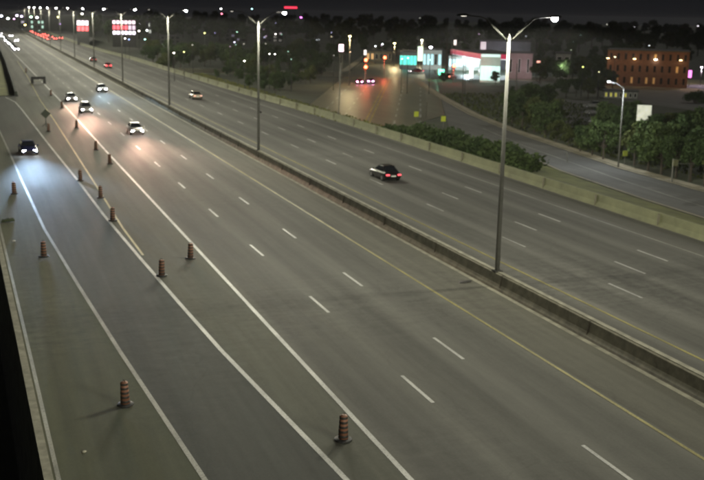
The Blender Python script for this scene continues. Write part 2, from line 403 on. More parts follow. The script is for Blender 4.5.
b = MB(); P0 = [(6.3, 199.5), (6.65, 225), (7.0, 262), (7.6, 315), (8.2, 420)]
b.loft([[(x-.3, y, 0), (x-.2, y, .8), (x+.2, y, .8), (x+.3, y, 0)] for x, y in P0])
tag(b.build('gore_wall', mat('gore_wall_dark', (.03, .035, .028), .9, noise=(1, .3))), 'dark wall starting at the gore between the ramp and the highway, upper left', 'wall')
tag(band([200, 230, 260, 300, 420], lambda Y: -30, lambda Y: lerp_tab([(y, x) for x, y in P0], Y)-.3, .012).build('grass', M['grass']), 'green grass patch left of the dark gore wall', 'grass')['kind'] = 'stuff'

# ------------------------------------------------------------------ highway lamp posts
lamp_d = bpy.data.lights.new('luminaire', 'POINT'); lamp_d.energy = LAMP_POWER; lamp_d.shadow_soft_size = .22; lamp_d.color = (.985, .95, .755)
lamp_d.use_nodes = True; ln = lamp_d.node_tree; ln.nodes.clear()
lo = ln.nodes.new('ShaderNodeOutputLight'); le = ln.nodes.new('ShaderNodeEmission'); ln.links.new(le.outputs[0], lo.inputs[0])
lg = ln.nodes.new('ShaderNodeNewGeometry'); ls = ln.nodes.new('ShaderNodeSeparateXYZ'); ln.links.new(lg.outputs['Incoming'], ls.inputs[0])
def lm(op, a, b):
    q = ln.nodes.new('ShaderNodeMath'); q.operation = op
    for i, v in enumerate((a, b)):
        if v is None: continue
        if isinstance(v, (int, float)): q.inputs[i].default_value = v
        else: ln.links.new(v, q.inputs[i])
    return q.outputs[0]
c = lm('MAXIMUM', lm('MULTIPLY', ls.outputs['Z'], -1.0), .0)                 # batwing distribution of a roadway luminaire
w1 = lm('POWER', lm('MAXIMUM', c, .27), -1.75)
cut = lm('MINIMUM', lm('MULTIPLY', c, 5.0), 1.0)
ln.links.new(lm('MULTIPLY', w1, cut), le.inputs['Strength'])

HEADL = EM((1, .97, .92), 260.0); LENSF = EM((1, .93, .8), 1.6)
def luminaire(parent, side, drop):
    """cobra head at the end of an arm; side -1 left, +1 right"""
    x = side*2.93; z = 15.02
    b = MB(); rings = []
    for t, w, h in ((-.42, .06, .05), (-.30, .13, .09), (0, .19, .13), (.28, .17, .11), (.42, .07, .05)):
        X = x+side*t; rings.append([(X, -w, z), (X, -w*.8, z+h), (X, w*.8, z+h), (X, w, z)])
    b.loft(rings); hd = b.build('lamp_head', M['steel_arm'], parent)
    g = MB(); d = .24
    if drop: g.lathe([(.04, -d), (.12, -d*.85), (.17, -d*.5), (.185, -.12), (.18, -.004)], 14, (x, 0, z))
    else: g.lathe([(.10, -.035), (.15, -.02), (.16, -.004)], 14, (x, 0, z))
    g.build('lens', HEADL if drop else LENSF, hd)
    L = bpy.data.objects.new('luminaire_light', lamp_d); COL.objects.link(L); L.parent = hd; L.location = (x, 0, z-.62)
def lamp_post():
    t = thing('lamp_post', '', 'lamp post', (28.8, 53.4, .92), 0, 'twin arm lamp posts on the median wall')
    MB().box((0, 0, .04), (.5, .5, .08)).build('base_plate', M['dsteel'], t)
    MB().tube([(0, 0, .06), (0, 0, 7), (0, 0, 13.75)], [.15, .12, .085], 10).build('pole', M['steel'], t, True)
    MB().tube([(0, 0, 13.72), (0, 0, 14.05)], [.10, .05], 8).build('pole_cap', M['steel'], t)
    for s in (-1, 1):
        MB().tube([(s*.04, 0, 13.62), (s*1.42, 0, 14.80), (s*1.60, 0, 14.90), (s*1.85, 0, 14.98), (s*2.65, 0, 15.04)], [.05, .042, .036, .034, .03], 7).build('arm', M['steel_arm'], t, True)
        luminaire(t, s, s > 0)
    MB().box((.11, .0, .9), (.05, .14, .35)).build('access_hatch', M['dsteel'], t)
    return t
lp = lamp_post(); lpt = tree_of(lp)
lplab = {-2: 'twin arm lamp post on the median wall well behind the viewpoint', -1: 'twin arm lamp post on the median wall just behind the viewpoint',
         0: 'tall twin arm grey lamp post on median wall, nearest and largest, right of centre', 1: 'twin arm lamp post on the median wall left of the dark car, second nearest',
         2: 'twin arm lamp post on the median wall behind the white car, third nearest', 3: 'fourth nearest twin arm lamp post, just left of the third one along the median',
         4: 'fifth nearest twin arm lamp post, in front of the small lit store sign', 5: 'sixth nearest twin arm lamp post on the median wall, by the far red car'}
lp['label'] = lplab[0]
for k in range(-2, 12):
    if k == 0: continue
    o = dup(lpt, (28.8, 53.4+56.6*k, .92), 0, lplab.get(k, 'small twin arm lamp post far along the median in the distant row'))

# ------------------------------------------------------------------ construction drums
def drum():
    t = thing('traffic_drum', '', 'traffic drum', (0, 0, 0), 0, 'striped construction drums along the closed lane')
    MB().lathe([(.33, 0), (.35, .02), (.34, .06), (.25, .085)], 14).build('base', M['rubber'], t)
    prof = lambda z: .195-.045*(z-.08)
    b = MB(); b.lathe([(prof(.08), .08), (prof(.98), .98), (.11, 1.02), (.06, 1.03)], 18); b.build('body', M['orange'], t, True)
    for i in range(5):
        z = .14+i*.185
        MB().lathe([(prof(z)+.001, z), (prof(z)+.006, z+.01), (prof(z+.085)+.006, z+.085), (prof(z+.095)+.001, z+.095)], 18).build('stripe', M['black'], t, True)
    MB().tube([(-.07, 0, 1.02), (-.06, 0, 1.09), (.06, 0, 1.09), (.07, 0, 1.02)], .015, 6).build('handle', M['black'], t)
    return t
dr = drum(); drt = tree_of(dr)
D = [(12.36, 34.5, 'orange and black striped drum beside the white line, nearest and largest of all'),
     (4.95, 40.5, 'striped construction drum on the left shoulder by the white line, lower left'),
     (3.38, 68.2, 'striped drum alone on the left shoulder beside the parapet, middle left'),
     (2.39, 93.0, 'striped drum on the left shoulder behind the sandbag, at the left edge'),
     (9.90, 61.2, 'striped drum standing on the ramp white line just past the yellow line end'),
     (12.45, 65.2, 'striped drum beside the main white line, second nearest along it'),
     (9.12, 79.0, 'striped drum between the two converging gore lines, closest to their meeting point'),
     (9.35, 89.2, 'striped drum in the gore between the two converging lines, second from their meeting point'),
     (8.53, 98.8, 'striped drum in the narrow gore, right ahead of the blue car lane'),
     (12.52, 109.3, 'striped drum by the main white line, third nearest along it'),
     (12.3, 120.8, 'striped drum by the main white line, fourth nearest along it'),
     (12.19, 144.0, 'small striped drum by the main white line left of the second white car'),
     (12.55, 174.0, 'small striped drum by the main white line beside the leading pair of white cars'),
     (12.5, 199.5, 'tiny striped drum next to the dark barricade'),
     (8.3, 140.5, 'striped drum at the foot of the diamond warning sign'),
     (11.3, 272.0, 'tiny striped drum on the far shoulder beyond the dark barricade')]
for i, (x, y, lab) in enumerate(D):
    if i == 0: dr.location = (x, y, .012); dr['label'] = lab; dr.rotation_euler.z = .3
    else:
        o = dup(drt, (x, y, .012), random.uniform(0, 6), lab); o.rotation_euler.x = R(random.uniform(-2.2, 2.2)); o.rotation_euler.y = R(random.uniform(-2.2, 2.2)); o.location.z = .02
# sandbag, debris
b = MB(); rings = []
for i in range(9):
    u = i/8*2-1; w = .22*math.sqrt(max(.02, 1-u**4)); h = .30*math.sqrt(max(.02, 1-u**4))*(1+.15*math.sin(i*2.1))
    rings.append([(u*.55, w*math.cos(a), .0+h*.5+h*.5*math.sin(a)) for a in [k*math.pi/4 for k in range(8)]])
b.loft(rings); o = b.build('sandbag', mat('sackcloth', (.035, .045, .02), .9, noise=(5, .3)), smooth=True); o.location = (1.5, 80.5, .012); o.rotation_euler.z = .4
tag(o, 'dark green sandbag lying on the shoulder at the left edge by the parapet', 'sandbag')
def debris(name, loc, s, col, lab, rz=.3):
    random.seed(int(loc[0]*100)); b = MB(); n = 9; rings = []
    for z, q in ((0, 1), (.35, .95), (.7, .6), (1, .2)):
        rings.append([(s[0]*q*math.cos(2*math.pi*k/n)*random.uniform(.7, 1.15), s[1]*q*math.sin(2*math.pi*k/n)*random.uniform(.7, 1.15), s[2]*z) for k in range(n)])
    b.loft(rings); o = b.build(name, mat('debris_'+name, col, .8, noise=(6, .3))); o.location = loc; o.rotation_euler.z = rz; tag(o, lab, 'debris')
debris('tyre_scrap', (*G(465, 282)[:2], .008), (.55, .30, .07), (.03, .028, .025), 'flat dark tyre scrap on the median shoulder left of the nearest lamp post')
debris('rubble_lump', (*G(260, 113)[:2], .004), (.30, .25, .35), (.03, .028, .025), 'small dark lump on the right carriageway beside the second lamp post')
debris('stone', (*G(84, 452)[:2], .01), (.10, .08, .05), (.4, .38, .3), 'small pale stone on the shoulder, lower left')
debris('pebble', (*G(14, 241)[:2], .01), (.14, .10, .06), (.45, .42, .33), 'small pale pebble beside the parapet at the left edge')
random.seed(11)

# diamond sign with its stand, barricade
M['sign_back'] = mat('sign_back', (.028, .034, .022), .7, noise=(3, .3)); M['black_frame'] = mat('black_frame', (.012, .012, .012), .7)
t = thing('warning_sign', 'dark diamond warning sign on a thin stand in the gore', 'sign', (8.35, 146.5, .01))
MB().tube([(0, 0, 0), (0, 0, 2.0)], .05, 6).build('post', M['dsteel'], t)
b = MB(); s = .66
b.add([(0, -.03, 1.75-s), (s, -.03, 1.75), (0, -.03, 1.75+s), (-s, -.03, 1.75), (0, 0.0, 1.75-s), (s, 0.0, 1.75), (0, 0.0, 1.75+s), (-s, 0.0, 1.75)],
      [(0, 1, 2, 3), (7, 6, 5, 4), (0, 4, 5, 1), (1, 5, 6, 2), (2, 6, 7, 3), (3, 7, 4, 0)]); q = b.build('sign_panel', M['sign_back'], t); q.location = (0, -.06, 0)
for a in (-1, 1):
    for c_ in (-1, 1): MB().tube([(0, 0, .45), (a*.5, c_*.5, .02)], .025, 5).build('leg', M['dsteel'], t)
t = thing('barricade', 'dark road closure barricade with two frames standing on the far shoulder', 'barricade', (12.0, 231, .01))
for s in (-1, 1):
    q = MB().box((s*1.25, 0, .75), (.60, .45, 1.4), top=.75).build('upright', M['black_frame'], t)
    MB().box((s*1.25, 0, .05), (.5, 1.2, .1)).build('foot', M['dsteel'], t)
for z, c_ in ((1.38, 'dsteel'), (1.08, 'dsteel'), (.66, 'white2')):
    MB().box((0, -.21, z), (2.9 if z > 1 else 1.7, .09, .30)).build('rail', M['black_frame' if z > 1 else c_], t)

# ------------------------------------------------------------------ cars
RED_ON = EM((1, .07, .08), 9.0); HL_ON = EM((.93, .95, 1), 75.0)
M['redoff'] = mat('tail_plastic', (.25, .02, .02), .2); M['hloff'] = mat('headlamp_clear', (.6, .62, .65), .1)
M['rim'] = mat('rim', (.4, .4, .42), .3, .8)
spot_cache = {}
def beam_light(e, col):
    sl = bpy.data.lights.new('headlamp', 'SPOT'); sl.energy = e; sl.spot_size = R(38); sl.spot_blend = 1.0; sl.shadow_soft_size = .08; sl.color = col
    sl.use_nodes = True; t = sl.node_tree; t.nodes.clear()                # low beam: intensity rises towards the cut-off, as in a real lamp
    o = t.nodes.new('ShaderNodeOutputLight'); em = t.nodes.new('ShaderNodeEmission'); t.links.new(em.outputs[0], o.inputs[0])
    g = t.nodes.new('ShaderNodeNewGeometry'); sx = t.nodes.new('ShaderNodeSeparateXYZ'); t.links.new(g.outputs['Incoming'], sx.inputs[0])
    a = t.nodes.new('ShaderNodeMath'); a.operation = 'MULTIPLY'; a.inputs[1].default_value = -1; t.links.new(sx.outputs['Z'], a.inputs[0])
    b = t.nodes.new('ShaderNodeMath'); b.operation = 'MAXIMUM'; b.inputs[1].default_value = .034; t.links.new(a.outputs[0], b.inputs[0])
    c = t.nodes.new('ShaderNodeMath'); c.operation = 'POWER'; c.inputs[1].default_value = -2.35; t.links.new(b.outputs[0], c.inputs[0])
    d = t.nodes.new('ShaderNodeMath'); d.operation = 'GREATER_THAN'; d.inputs[1].default_value = .004; t.links.new(a.outputs[0], d.inputs[0])
    f = t.nodes.new('ShaderNodeMath'); f.operation = 'MULTIPLY'; t.links.new(c.outputs[0], f.inputs[0]); t.links.new(d.outputs[0], f.inputs[1])
    t.links.new(f.outputs[0], em.inputs['Strength']); return sl
def car(label, loc, rz, col, kind='sedan', head=None, tail=False, spot=0, group=None, tailmat=None):
    t = thing('parked_car' if not (head or tail) else 'car', label, 'car', loc, rz, group)
    if head is None and not tail: t.name = 'car'
    pm = mat('car_paint', col, .28, .25, noise=(1.2, .06)); pm.node_tree.nodes['Principled BSDF'].inputs['Coat Weight'].default_value = .6
    suv = kind == 'suv'
    H = 1.68 if suv else 1.43; belt = 1.02 if suv else .90; L = 2.32; w = .92 if suv else .90
    st = [(-L, .78*w, .42, belt-.18, belt-.10), (-L+.12, .94*w, .30, belt-.06, belt), (-1.75, w, .26, belt, belt+.05), (-.9, w, .24, belt, belt+.04),
          (.6, w, .24, belt-.02, belt+.03), (1.1, w, .24, belt-.06, belt-.0), (1.75, .98*w, .26, belt-.14, belt-.09), (L-.15, .90*w, .28, belt-.26, belt-.2), (L, .72*w, .36, belt-.36, belt-.30)]
    b = MB(); rings = []
    for y, ww, zb, zs, zt in st:
        half = [(ww*.86, zb), (ww, zb+.16), (ww*1.0, zb+(zs-zb)*.6), (ww*.94, zs), (ww*.55, zt)]
        rings.append([(x, y, z) for x, z in half]+[(-x, y, z) for x, z in reversed(half)])
    b.loft(rings); b.build('body', pm, t, True)
    rear = -2.05 if suv else -1.72; rt_ = -1.75 if suv else -1.02
    lowc = [(.86*w, rear), (.86*w, .98), (-.86*w, .98), (-.86*w, rear)]; topc = [(.64*w, rt_), (.66*w, .18), (-.66*w, .18), (-.64*w, rt_)]
    zb = belt+.015; zt = H-.05
    def quad(i, j, inset, name, off):
        A = Vector((*lowc[i], zb)); B = Vector((*lowc[j], zb)); C_ = Vector((*topc[j], zt)); D_ = Vector((*topc[i], zt)); ctr = (A+B+C_+D_)/4
        P = [ctr+(p-ctr)*inset+off for p in (A, B, C_, D_)]; P2 = [p-off*1.6 for p in P]
        MB().add(P+P2, [(0, 1, 2, 3), (7, 6, 5, 4), (0, 4, 5, 1), (1, 5, 6, 2), (2, 6, 7, 3), (3, 7, 4, 0)]).build(name, M['glassd'], t)
    cab = MB(); cab.loft([[(x, y, zb-.08) for x, y in lowc], [(x, y, zt) for x, y in topc]]); cab.build('cabin', pm, t)
    quad(1, 2, .90, 'windscreen', Vector((0, .012, .012))); quad(3, 0, .86, 'rear_window', Vector((0, -.012, .012)))
    quad(0, 1, .86, 'side_window', Vector((.012, 0, .006))); quad(2, 3, .86, 'side_window', Vector((-.012, 0, .006)))
    cxr = MB(); cxr.loft([[(x*1.0, y*1.0, zt+.004) for x, y in topc], [(x*.93, y*.93, H) for x, y in topc]]); cxr.build('roof', pm, t)
    for x in (-1, 1):
        for y in (-1.42, 1.42):
            wh = MB().tube([(x*(w-.20), y, .33), (x*(w+.012), y, .33)], .33, 14).build('wheel', M['rubber'], t)
            MB().tube([(x*(w+.0), y, .33), (x*(w+.02), y, .33)], .20, 10).build('rim', M['rim'], wh)
        h = MB().box((x*.64*w, L-.115, belt-.36), (.34, .20, .15)).build('headlight', head or M['hloff'], t)
        q = MB().box((x*.66*w, -L+.03, belt-.20), (.36, .16, .15)).build('taillight', (tailmat or RED_ON) if tail else M['redoff'], t)
        MB().box((x*(w+.09), .72, belt+.06), (.18, .10, .13)).build('mirror', pm, t)
    MB().box((0, L-.02, .46), (1.0*w, .05, .18)).build('grille', M['black'], t)
    MB().box((0, -L-.005, .58), (.5, .03, .14)).build('licence_plate', M['steelw'], t)
    if spot:
        key = (spot, tuple(round(c, 2) for c in col))
        for x in (-.6, .6):
            sl = beam_light(spot, car.hc)
            so = bpy.data.objects.new('headlamp_beam', sl); COL.objects.link(so); so.parent = t; so.location = (x, L+.12, belt-.34)
            so.rotation_euler = (R(90-1.8), 0, 0)
    return t
PI = math.pi
HL_BLUE = EM((.80, .88, 1), 330.0); HL_WARM = EM((1, .88, .86), 300.0)
car.hc = (.50, .72, 1)
car('dark blue car with bright blue-white headlights coming down the ramp, far left', (4.75, 119.5, .01), PI+.045, (.02, .025, .09), 'sedan', HL_BLUE, spot=15)
car('white car with headlights on at right of the group, second lane', (19.0, 136.5, .0), PI, (.5, .48, .46), 'sedan', HL_WARM)
car('light car with headlights in the lane beside the drums, front one of two', (15.5, 165.5, 0), PI, (.45, .44, .43), 'suv', HL_WARM)
car('light car with headlights following close behind another next to the drums', (15.1, 187.5, 0), PI, (.42, .42, .45), 'sedan', HL_WARM)
car('silver car with bluish headlights in the lane next to the median shoulder', (22.75, 209, 0), PI, (.4, .42, .48), 'sedan', HL_BLUE)
def beams(x, y, col, e):
    for s in (-.6, .6):
        sl = beam_light(e, col)
        so = bpy.data.objects.new('headlamp_beam', sl); COL.objects.link(so); so.location = (x+s, y, .62); so.rotation_euler = (R(90-2.5), 0, PI)
beams(19.0, 134.0, (1, .60, .44), 12); beams(15.5, 163.0, (1, .58, .42), 13.5); beams(15.1, 185.0, (1, .60, .42), 11); beams(22.75, 206.5, (.50, .78, 1), 4.6)
car('black car with red tail lights driving away on the right carriageway, nearest vehicle', (37.45, 93.7, 0), 0, (.012, .010, .012), 'sedan', None, tail=True, tailmat=EM((1, .10, .13), 1.6))
car('beige car alone in the middle of the right carriageway', (37.6, 189.5, 0), 0, (.40, .33, .24), 'sedan', None, tail=True, tailmat=EM((1, .5, .4), 1.2))
car('red car with lit tail lights on the far right carriageway', (33.9, 294, 0), 0, (.30, .03, .04), 'sedan', None, tail=True)
car('dark grey car ahead of the red car beside the median wall', (33.6, 329, 0), 0, (.05, .05, .05), 'sedan', None, tail=True, tailmat=EM((1, .1, .1), .8))
base = car('white car with headlights in the oncoming queue at the top left', (14.0, 412, 0), PI, (.5, .5, .5), 'sedan', EM((.95, .93, 1), 420.0), group='oncoming cars in the distant queue')
bt_ = tree_of(base)
for x, y in [(13.9-.0018*q, 428+q) for q in (0, 15, 32, 46, 62, 76, 92, 110, 124, 142, 160, 180, 200, 225, 250, 280)]+[(17.4, 520), (17.3, 600)]:
    dup(bt_, (x+random.uniform(-.6, .6), y, 0), PI, 'white car with headlights in the oncoming queue at the top left')
base = car('car with red tail lights in the distant traffic at the top left', (33.8, 540, 0), 0, (.2, .06, .06), 'suv', None, tail=True, tailmat=EM((1, .13, .10), 32), group='braking cars in the distant jam')
bt_ = tree_of(base)
for x, y in ((37.6, 548), (33.8, 566), (41.2, 560), (33.8, 592), (37.6, 580), (33.8, 618), (37.6, 612), (33.8, 646), (37.5, 640), (33.8, 676), (33.8, 710)):
    dup(bt_, (x, y, 0), 0, 'car with red tail lights in the distant traffic at the top left')

# ------------------------------------------------------------------ trees
def leaf_crown(rng, blobs, nleaf, size):
    b = MB()
    for (c, r_) in blobs:
        for _ in range(nleaf):
            d = Vector((rng.gauss(0, 1), rng.gauss(0, 1), rng.gauss(0, 1))).normalized(); q = rng.random()**.45
            p = Vector(c)+Vector((d.x*r_[0], d.y*r_[1], d.z*r_[2]))*q*rng.uniform(.85, 1.12)
            a = Vector((rng.gauss(0, 1), rng.gauss(0, 1), rng.gauss(0, 1))).normalized(); bb = a.orthogonal().normalized()*size*rng.uniform(.6, 1.3); a = a*0+bb.cross(a).normalized()*size*rng.uniform(.5, 1.1)
            b.add([p-bb, p-a*.8, p+bb, p+a], [(0, 1, 2, 3)])
    return b
def make_tree(seed, H, leaf, cr, dense=200, slim=1.0):
    rng = random.Random(seed)
    tr = MB(); lean = rng.uniform(-.3, .3)
    tr.tube([(0, 0, -.2), (lean*.3, 0, H*.3), (lean, 0, H*.7)], [H*.028, H*.02, H*.008], 6)
    blobs = []
    for k in range(13):
        a = rng.uniform(0, 2*PI); z = H*rng.uniform(.34, .9); rr = cr*slim*(1-abs(z/H-.55)*1.1)*rng.uniform(.3, .95)
        c = (math.cos(a)*rr+lean*z/H, math.sin(a)*rr, z); s = cr*rng.uniform(.30, .52)
        blobs.append((c, (s, s, s*.8))); tr.tube([(lean*.3, 0, H*.28), ((c[0]+lean*.3)*.5, c[1]*.5, (c[2]+H*.35)*.5), c], [H*.010, H*.007, H*.003], 4)
    return tr.mesh('trunk', M['bark']), leaf_crown(rng, blobs, dense, H*.036).mesh('crown', leaf)
TV = [make_tree(1, 7, M['leafA'], 2.7), make_tree(2, 7, M['leafB'], 2.9), make_tree(3, 7, M['leafC'], 2.5), make_tree(4, 7, M['leafB'], 2.0, 200, .7), make_tree(5, 7, M['leafA'], 3.1)]
def place_tree(p, H, label, group, v=None):
    v = random.randrange(5) if v is None else v
    s = H/7; t = thing('tree', label, 'tree', (p[0], p[1], p[2]), random.uniform(0, 6.28), group)
    t.scale = (s*random.uniform(.85, 1.15), s*random.uniform(.85, 1.15), s)
    link('trunk', TV[v][0], t); link('crown', TV[v][1], t)
    return t
def bush_mesh(seed, leaf):
    rng = random.Random(seed); bl = []
    for k in range(7): bl.append(((rng.uniform(-1, 1), rng.uniform(-.9, .9), rng.uniform(.5, 1.35)), (.85, .8, .6)))
    st = MB(); [st.tube([(0, 0, -.1), (c[0]*.6, c[1]*.6, c[2])], [.05, .02], 4) for c, _ in bl]
    return st.mesh('stem', M['bark']), leaf_crown(rng, bl, 260, .13).mesh('foliage', leaf)
BV = [bush_mesh(21, M['leafA']), bush_mesh(22, M['leafB']), bush_mesh(23, M['leafA'])]
def place_bush(p, s, label, group, v=None):
    v = random.randrange(3) if v is None else v
    t = thing('bush', label, 'bush', (p[0], p[1], p[2]), random.uniform(0, 6.28), group); t.scale = (s, s, s*random.uniform(.85, 1.1))
    link('stem', BV[v][0], t); link('foliage', BV[v][1], t)

for x, y, h, lab in ((3.6, 228, 5.5, 'thin grey post on the grass left of the gore wall, nearer one'), (3.4, 246, 6.5, 'thin grey post on the grass at the left edge, farther one')):
    T = thing('slender_post', lab, 'post', (x, y, 0)); MB().tube([(0, 0, 0), (0, 0, h)], [.10, .07], 6).build('shaft', M['steel'], T); MB().box((0, 0, .1), (.4, .4, .2)).build('footing', M['conc'], T)
# hedge behind the right barrier
HB = [(57.0, 139), (56.6, 135), (58.5, 133), (57.0, 130), (59.0, 128), (57.2, 125.5), (58.9, 122.5), (57.0, 120.5), (58.8, 117.5), (57.0, 115.5), (58.6, 112.8), (57.0, 110.5), (58.6, 108.6), (57.4, 106.0), (58.4, 104.0), (57.2, 101.8)]
for i, (x, y) in enumerate(HB):
    lab = 'dark bush in the hedge behind the barrier, '+('far left third' if i < 6 else 'middle third' if i < 11 else 'near right third')
    if i == 0: lab = 'low bush at the far left end of the hedge behind the barrier'
    if i == len(HB)-1: lab = 'dense bush at the near right end of the hedge behind the barrier'
    place_bush((x-.2, y, -1.8), 1.75 if i > 2 else 1.15, lab, 'bushes of the hedge behind the right barrier')

def zone(x):
    for lim, t in ((168, 'left of the third lamp post'), (210, 'just right of the third lamp post'), (252, 'just left of the second lamp post'), (300, 'just right of the second lamp post'), (345, 'left of the street'), (440, 'behind the traffic lights'), (500, 'behind the fuel station'), (545, 'right of the nearest lamp post'), (605, 'behind the pale houses'), (660, 'behind the brick building')):
        if x < lim: return t
    return 'near the right edge'
# wood beyond the off ramp
clusters = [
    ('leafy tree fronting the off ramp wood', 'trees at the far edge of the off ramp',
     [(704, 186), (690, 182), (676, 178), (661, 174), (648, 171), (634, 166), (640, 158), (603, 160), (592, 156), (580, 152), (568, 147), (556, 142), (545, 137), (534, 133), (522, 128), (512, 124), (718, 190), (735, 195), (700, 172), (684, 166), (668, 160), (655, 154)], (4.6, 6.2)),
    ('dark tree in the wood behind the off ramp', 'trees between the ramp and the parking lots',
     [(704, 155), (690, 148), (676, 143), (662, 145), (628, 146), (616, 139), (606, 143), (590, 140), (578, 134), (553, 130), (540, 126), (528, 120), (518, 114), (716, 160), (735, 160), (700, 140), (685, 134), (672, 130), (630, 132), (612, 128), (556, 122), (546, 116)], (5.0, 6.6)),
    ('dark tree on the slope below the shopping buildings, right of the nearest lamp post', 'trees on the slope right of the lamp post',
     [(510, 103), (520, 104), (530, 106), (540, 103), (536, 96), (548, 99), (525, 97), (512, 95)], (4.2, 5.4)),
    ('tall dark tree in front of the two pale houses', 'trees in front of the pale houses',
     [(536, 78), (545, 79), (553, 77), (540, 84), (560, 82), (572, 81), (582, 82), (594, 82)], (5.6, 7.6)),
    ('dark tree left of the brick building', 'trees round the brick building',
     [(578, 74), (590, 76), (600, 78), (610, 83), (602, 88), (612, 89.5), (594, 90), (584, 92)], (4.0, 5.6)),
    ('tree behind the grey lit wall among the parking lots', 'trees behind the lit wall', [(566, 98), (576, 97), (588, 99), (598, 97)], (3.6, 4.6)),
]
def top_line(x): return 60 if x > 704 and False else lerp_tab([(500, 96), (530, 84), (552, 86), (556, 120), (602, 124), (606, 104), (630, 102), (634, 124), (650, 124), (654, 116), (704, 108), (740, 104)], x)
def wz(x, grp):
    if 'ramp' not in grp: return ''
    return ', left of the ramp lamp post' if x < 612 else ', beside the ramp lamp post' if x < 636 else ', below the white board' if x < 658 else ', near the grey sign post' if x < 684 else ', at the right edge'
for lab, grp, pts, (h0, h1) in clusters:
    if 'pale houses' in grp or 'brick' in grp or 'wall' in grp: tl = 50
    else: tl = None
    for (x, y) in pts:
        p = G(x, y, GZ); hcap = (y-(tl or top_line(x)))*math.hypot(p.x, p.y)/1025
        place_tree(p, max(2.2, min(random.uniform(h0, h1)*1.15, hcap*random.uniform(.85, 1.05))), lab+wz(x, grp), grp)
place_tree(G(495.5, 84.5, GZ), 3.6, 'green lit tree in front of the bright store front', 'trees in front of the store', 0)
place_tree(G(443, 85, GZ), 3.4, 'small tree on the corner left of the fuel station', 'trees by the fuel station', 2)
place_bush(G(695, 103, GZ), 1.6, 'dark bush standing alone on the grey parking lot at right edge', None, 1)
place_bush(G(486, 76, GZ), 1.2, 'low green bush at the left corner of the bright store', None, 0)
# belt along the right carriageway, upper centre
for i in range(46):
    x = 150+i*4.4+random.uniform(-2, 2); D_ = random.uniform(300, 420)
    p = PD(x, 40, D_); p.z = GZ
    if (Vector((p.x, p.y))-s0-sd*((Vector((p.x, p.y))-s0).dot(sd))).length > 18:
        place_tree(p, random.uniform(5, 8.5), 'dark tree in the far belt, '+zone(x), 'trees in the belt beyond the barrier')
for i in range(92):
    x = 128+i*2.25+random.uniform(-3, 3); D_ = random.uniform(205, 300)
    p = PD(x, 40, D_); p.z = GZ
    if p.x < rx(p.y)+9: continue
    if (Vector((p.x, p.y))-s0-sd*((Vector((p.x, p.y))-s0).dot(sd))).length > 19:
        place_tree(p, random.uniform(2.8, 5.2), 'low scrubby tree behind the barrier, '+zone(x), 'scrub close behind the right barrier')
for i in range(64):
    x = 86+i*10+random.uniform(-4, 4); D_ = random.uniform(560, 760)
    p = PD(x, 30, D_); p.z = GZ
    place_tree(p, random.uniform(10, 16.5), 'distant dark tree on the skyline, '+zone(x), 'distant trees on the skyline')
for i in range(54):
    x = 150+i*11+random.uniform(-4, 4); p = PD(x, 20, random.uniform(900, 1250)); p.z = GZ
    place_tree(p, random.uniform(13, 18), 'tiny dark tree on the horizon, '+zone(x), 'trees along the horizon')
for i in range(22):
    x = 350+i*16+random.uniform(-5, 5); p = PD(x, 30, random.uniform(400, 480)); p.z = GZ
    place_tree(p, random.uniform(7, 10), 'dark tree beyond the town, '+zone(x), 'trees in the row behind the shops')
for x, y, h in ((-3, 360, 5), (0, 420, 6), (-6, 330, 5)):
    place_tree((x, y, -.1), h, 'dark tree on the grass left of the ramp gore', 'trees left of the gore')
# rough growth on banks
def tufts(name, pts, n, h, m, label):
    b = MB(); rng = random.Random(5)
    for _ in range(n):
        x0, x1, y0, y1, z = pts[rng.randrange(len(pts))]; x = rng.uniform(x0, x1); y = rng.uniform(y0, y1); zz = z(x, y)
        a = rng.uniform(0, PI); w = rng.uniform(.1, .3); hh = h*rng.uniform(.4, 1.3)
        b.add([(x-math.cos(a)*w, y-math.sin(a)*w, zz-.03), (x+math.cos(a)*w, y+math.sin(a)*w, zz-.03), (x+rng.uniform(-.15, .15), y+rng.uniform(-.15, .15), zz+hh)], [(0, 1, 2)])
    o = b.build(name, m); tag(o, label, 'grass'); o['kind'] = 'stuff'; return o
def bank(x, y):
    a = x-rx(y); 
    for (p, q), (r_, s) in zip(zip(gx, gz), zip(gx[1:], gz[1:])):
        if a <= r_: return q+(s-q)*(a-p)/(r_-p)
    return GZ
q = band(list(range(-60, 131, 10)), lambda Y: rx(Y)+.52, lambda Y: rx(Y)+2.4, 0); q.v = [(x, y, bank(x, y)+.012) for x, y, z in q.v]; o = q.build('grass', M['grass']); tag(o, 'strip of olive grass directly behind the right barrier', 'grass'); o['kind'] = 'stuff'
q = band(list(range(-60, 131, 10)), lambda Y: rx(Y)+2.4, lambda Y: rn(Y)-.06, 0); q.v = [(x, y, bank(x, y)+.012) for x, y, z in q.v]; o = q.build('grass', M['grass']); tag(o, 'olive grass slope falling from the barrier to the off ramp', 'grass'); o['kind'] = 'stuff'
tufts('bank_grass', [(50.5, 58.5, 40, 150, bank), (50, 62, 150, 300, bank)], 14000, .28, M['grass'], 'rough green grass on the bank behind the right barrier')
tufts('slope_grass', [(78, 120, 95, 220, lambda x, y: GZ if x > rf(y)+2 else -9)], 9000, .45, M['leafC'], 'rough grass and weeds on the slope beyond the off ramp')

